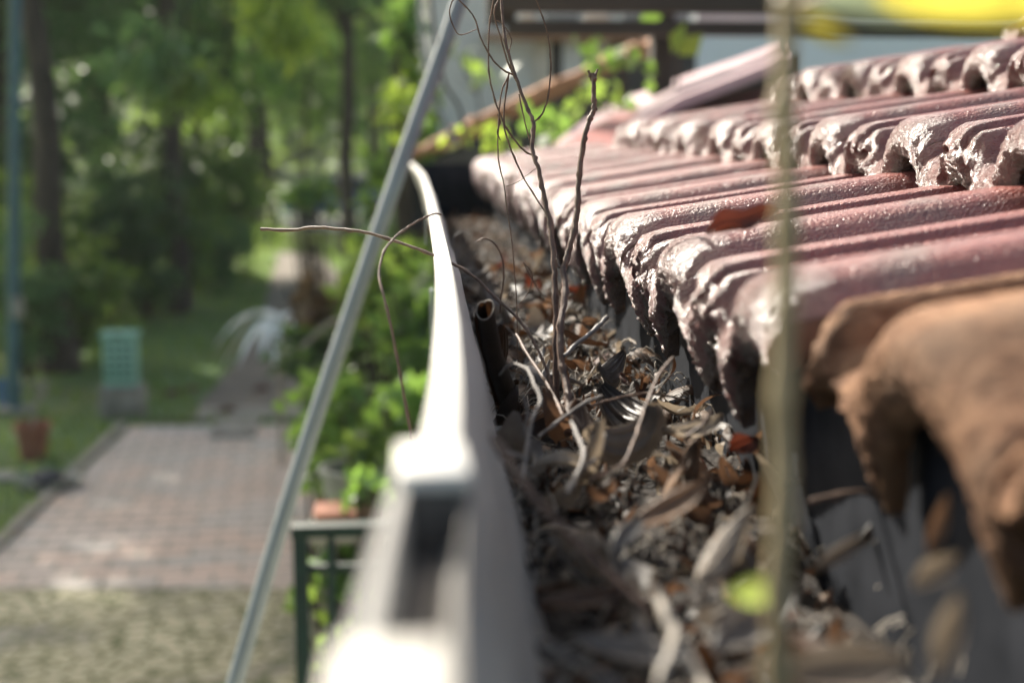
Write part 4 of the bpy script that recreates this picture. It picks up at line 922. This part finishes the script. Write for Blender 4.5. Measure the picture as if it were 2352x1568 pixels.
twig(z5, [(1745, 1065), (1700, 1140), (1600, 1215)], 1.0, .0014, .0016, 'twig', 'short twig beside the cream crinkled leaf')
twig(z5, [(1150, 1200), (1110, 1320), (1010, 1400), (930, 1510)], (.98, .90), .0013, .0016, 'twig_grey', 'grey crooked twig in front of the pale silvery leaf')
twig(z5, [(960, 1130), (1010, 1240), (1030, 1320), (985, 1440), (935, 1530)], (1.0, .88), .0015, .0016, 'twig_grey', 'grey twig bending back under the crooked one')
twig(z5, [(650, 640), (720, 760), (800, 880), (870, 1000), (910, 1090)], (1.3, 1.12), .0014, .0012, 'twig', 'brown twig lying between rolled leaf and standing stems')
twig(z5, [(690, 980), (715, 1080), (700, 1180), (730, 1300)], 1.05, .0013, .0012, 'twig_grey', 'small grey twig left of the standing stems')
twig(z5, [(560, 1290), (640, 1310), (720, 1340)], .95, .0013, .0012, 'twig_grey', 'short grey twig touching the gutter wall')
twig(ident, [(1130, 1000), (1165, 1055), (1200, 1110), (1290, 1210), (1390, 1310), (1490, 1400)], (.76, .66), .0022, .0018, 'twig', 'blurred brown twig slanting from the wall over the near litter')
twig(ident, [(1240, 1470), (1320, 1520), (1420, 1575)], .55, .0016, .0018, 'twig_grey', 'thick pale twig in the near bottom of the gutter')
twig(ident, [(1510, 1360), (1540, 1440), (1590, 1530), (1630, 1600)], (.62, .56), .0022, .0026, 'twig_pale', 'pale forked twig near the bottom edge, left of the vine')
twig(ident, [(1500, 1600), (1540, 1500), (1552, 1440)], (.56, .6), .0022, .0024, 'twig_pale', 'pale side twig rising left of the forked one')
twig(ident, [(1860, 1150), (1960, 1130), (2010, 1140), (2040, 1190)], .82, .0018, .0016, 'twig', 'dark twig near the fascia right of the vine')
# pale stubs and stems at lower right
hero(2130, 1335, 3 - .190, .026, .015, 1.2, .9, .5, (30, -20, 20), 'dead_tan', 'pale curled leaf tip low at the right, under the brown tile', 51, .3)
hero(2180, 1500, 3 - .192, .034, .016, .9, .8, .4, (20, -70, 10), 'dead_tan', 'pale leaf standing on end in the lower right corner', 52, .3)
hero(2150, 1235, 3 - .186, .030, .010, .9, .8, .4, (20, -60, 40), 'dead_brown', 'blurred brownish leaf hanging under the near brown tile', 53, .3)
# big blurred near leaves at the bottom
for i, (px, py, dz, L, Wd, rot, mt, lb) in enumerate([(1900, 1520, .05, .07, .035, (20, 10, 120), 'dead_brown', 'big brown leaf at the bottom edge right of the vine'), (1300, 1390, .012, .055, .022, (10, 5, 10), 'dead_brown', 'brown leaf near the wall in the near litter'),
        (1700, 1470, .03, .06, .03, (15, -10, 40), 'dead_grey', 'pale grey leaf just left of the vine foot'), (1880, 1560, .06, .05, .03, (30, 0, 0), 'dead_tan', 'pale tan leaf touching the bottom edge'),
        (2010, 1230, .02, .06, .018, (20, -25, 25), 'dead_dark', 'dark slanting leaf under the orange tile'), (1400, 1500, .02, .06, .026, (10, 10, -20), 'dead_grey', 'broad grey leaf at the bottom of the near litter')]):
    hero(px, py, ZD + dz, L, Wd, .9, .6, .5, rot, mt, lb, 30 + i, .4)
# living vine in the foreground
vb = atY(1790, 1640, .44); vine = empty('vine', vb, 'blurred olive vine stem with yellow and green leaves, nearest the camera', 'vine')
twig(ident, [(1812, -60), (1806, 60), (1800, 250), (1808, 420), (1803, 700), (1795, 950), (1800, 1150), (1786, 1350), (1790, 1660)], (.52, .46), .0038, .0042, 'vine', None, 'stem', parent=vine, n=5, sides=12)
def vleaf(px, py, Y, L, Wd, rot, mt, nm, lb, seed, fold=.4):
    o = bpy.data.objects.new(nm, leaf_me(nm, L, Wd, .5, fold, .3, 0, 17, 9, seed, .03)); o.data.materials.append(M[mt]); COL.objects.link(o); o.parent = vine
    o.location = atY(px, py, Y) - vb; o.rotation_euler = tuple(R(a) for a in rot); o['label'] = lb; return o
vleaf(2330, 12, .44, .062, .022, (62, 0, 182), 'yellow_leaf', 'leaf', 'bright yellow leaf in the top right corner', 61)
vleaf(1990, 12, .46, .060, .017, (70, 0, 0), 'pale_leaf', 'leaf', 'pale green leaf along the top edge', 62)
vleaf(1880, 62, .46, .018, .008, (60, 30, -35), 'yellow_leaf', 'leaf', 'small yellow leaf tip hanging at the stem', 63)
vleaf(1770, 1368, .50, .022, .016, (70, 0, 180), 'live_leaf', 'leaf', 'small lime green leaf low on the stem', 64)
twig(ident, [(1806, 40), (1880, -10), (2100, -40), (2360, 0)], (.52, .44), .0018, .0012, 'vine', None, 'leaf_stalk', parent=vine, n=4)
print('individual leaves', nleaf)

k = MB(); k.box((-149, -19, -1), (149, 169, 28)); hz = k.build('haze', None, None, False)
hm = bpy.data.materials.new('thin_haze'); hm.use_nodes = True; t_ = hm.node_tree; t_.nodes.clear()
ho = t_.nodes.new('ShaderNodeOutputMaterial'); pvn = t_.nodes.new('ShaderNodeVolumePrincipled'); pvn.inputs['Color'].default_value = (.9, .95, .9, 1)
pvn.inputs['Density'].default_value = .0008; pvn.inputs['Anisotropy'].default_value = .3; t_.links.new(pvn.outputs[0], ho.inputs['Volume'])
hz.data.materials.append(hm); tag(hz, 'thin pale haze hanging over the garden', None, None, 'stuff')
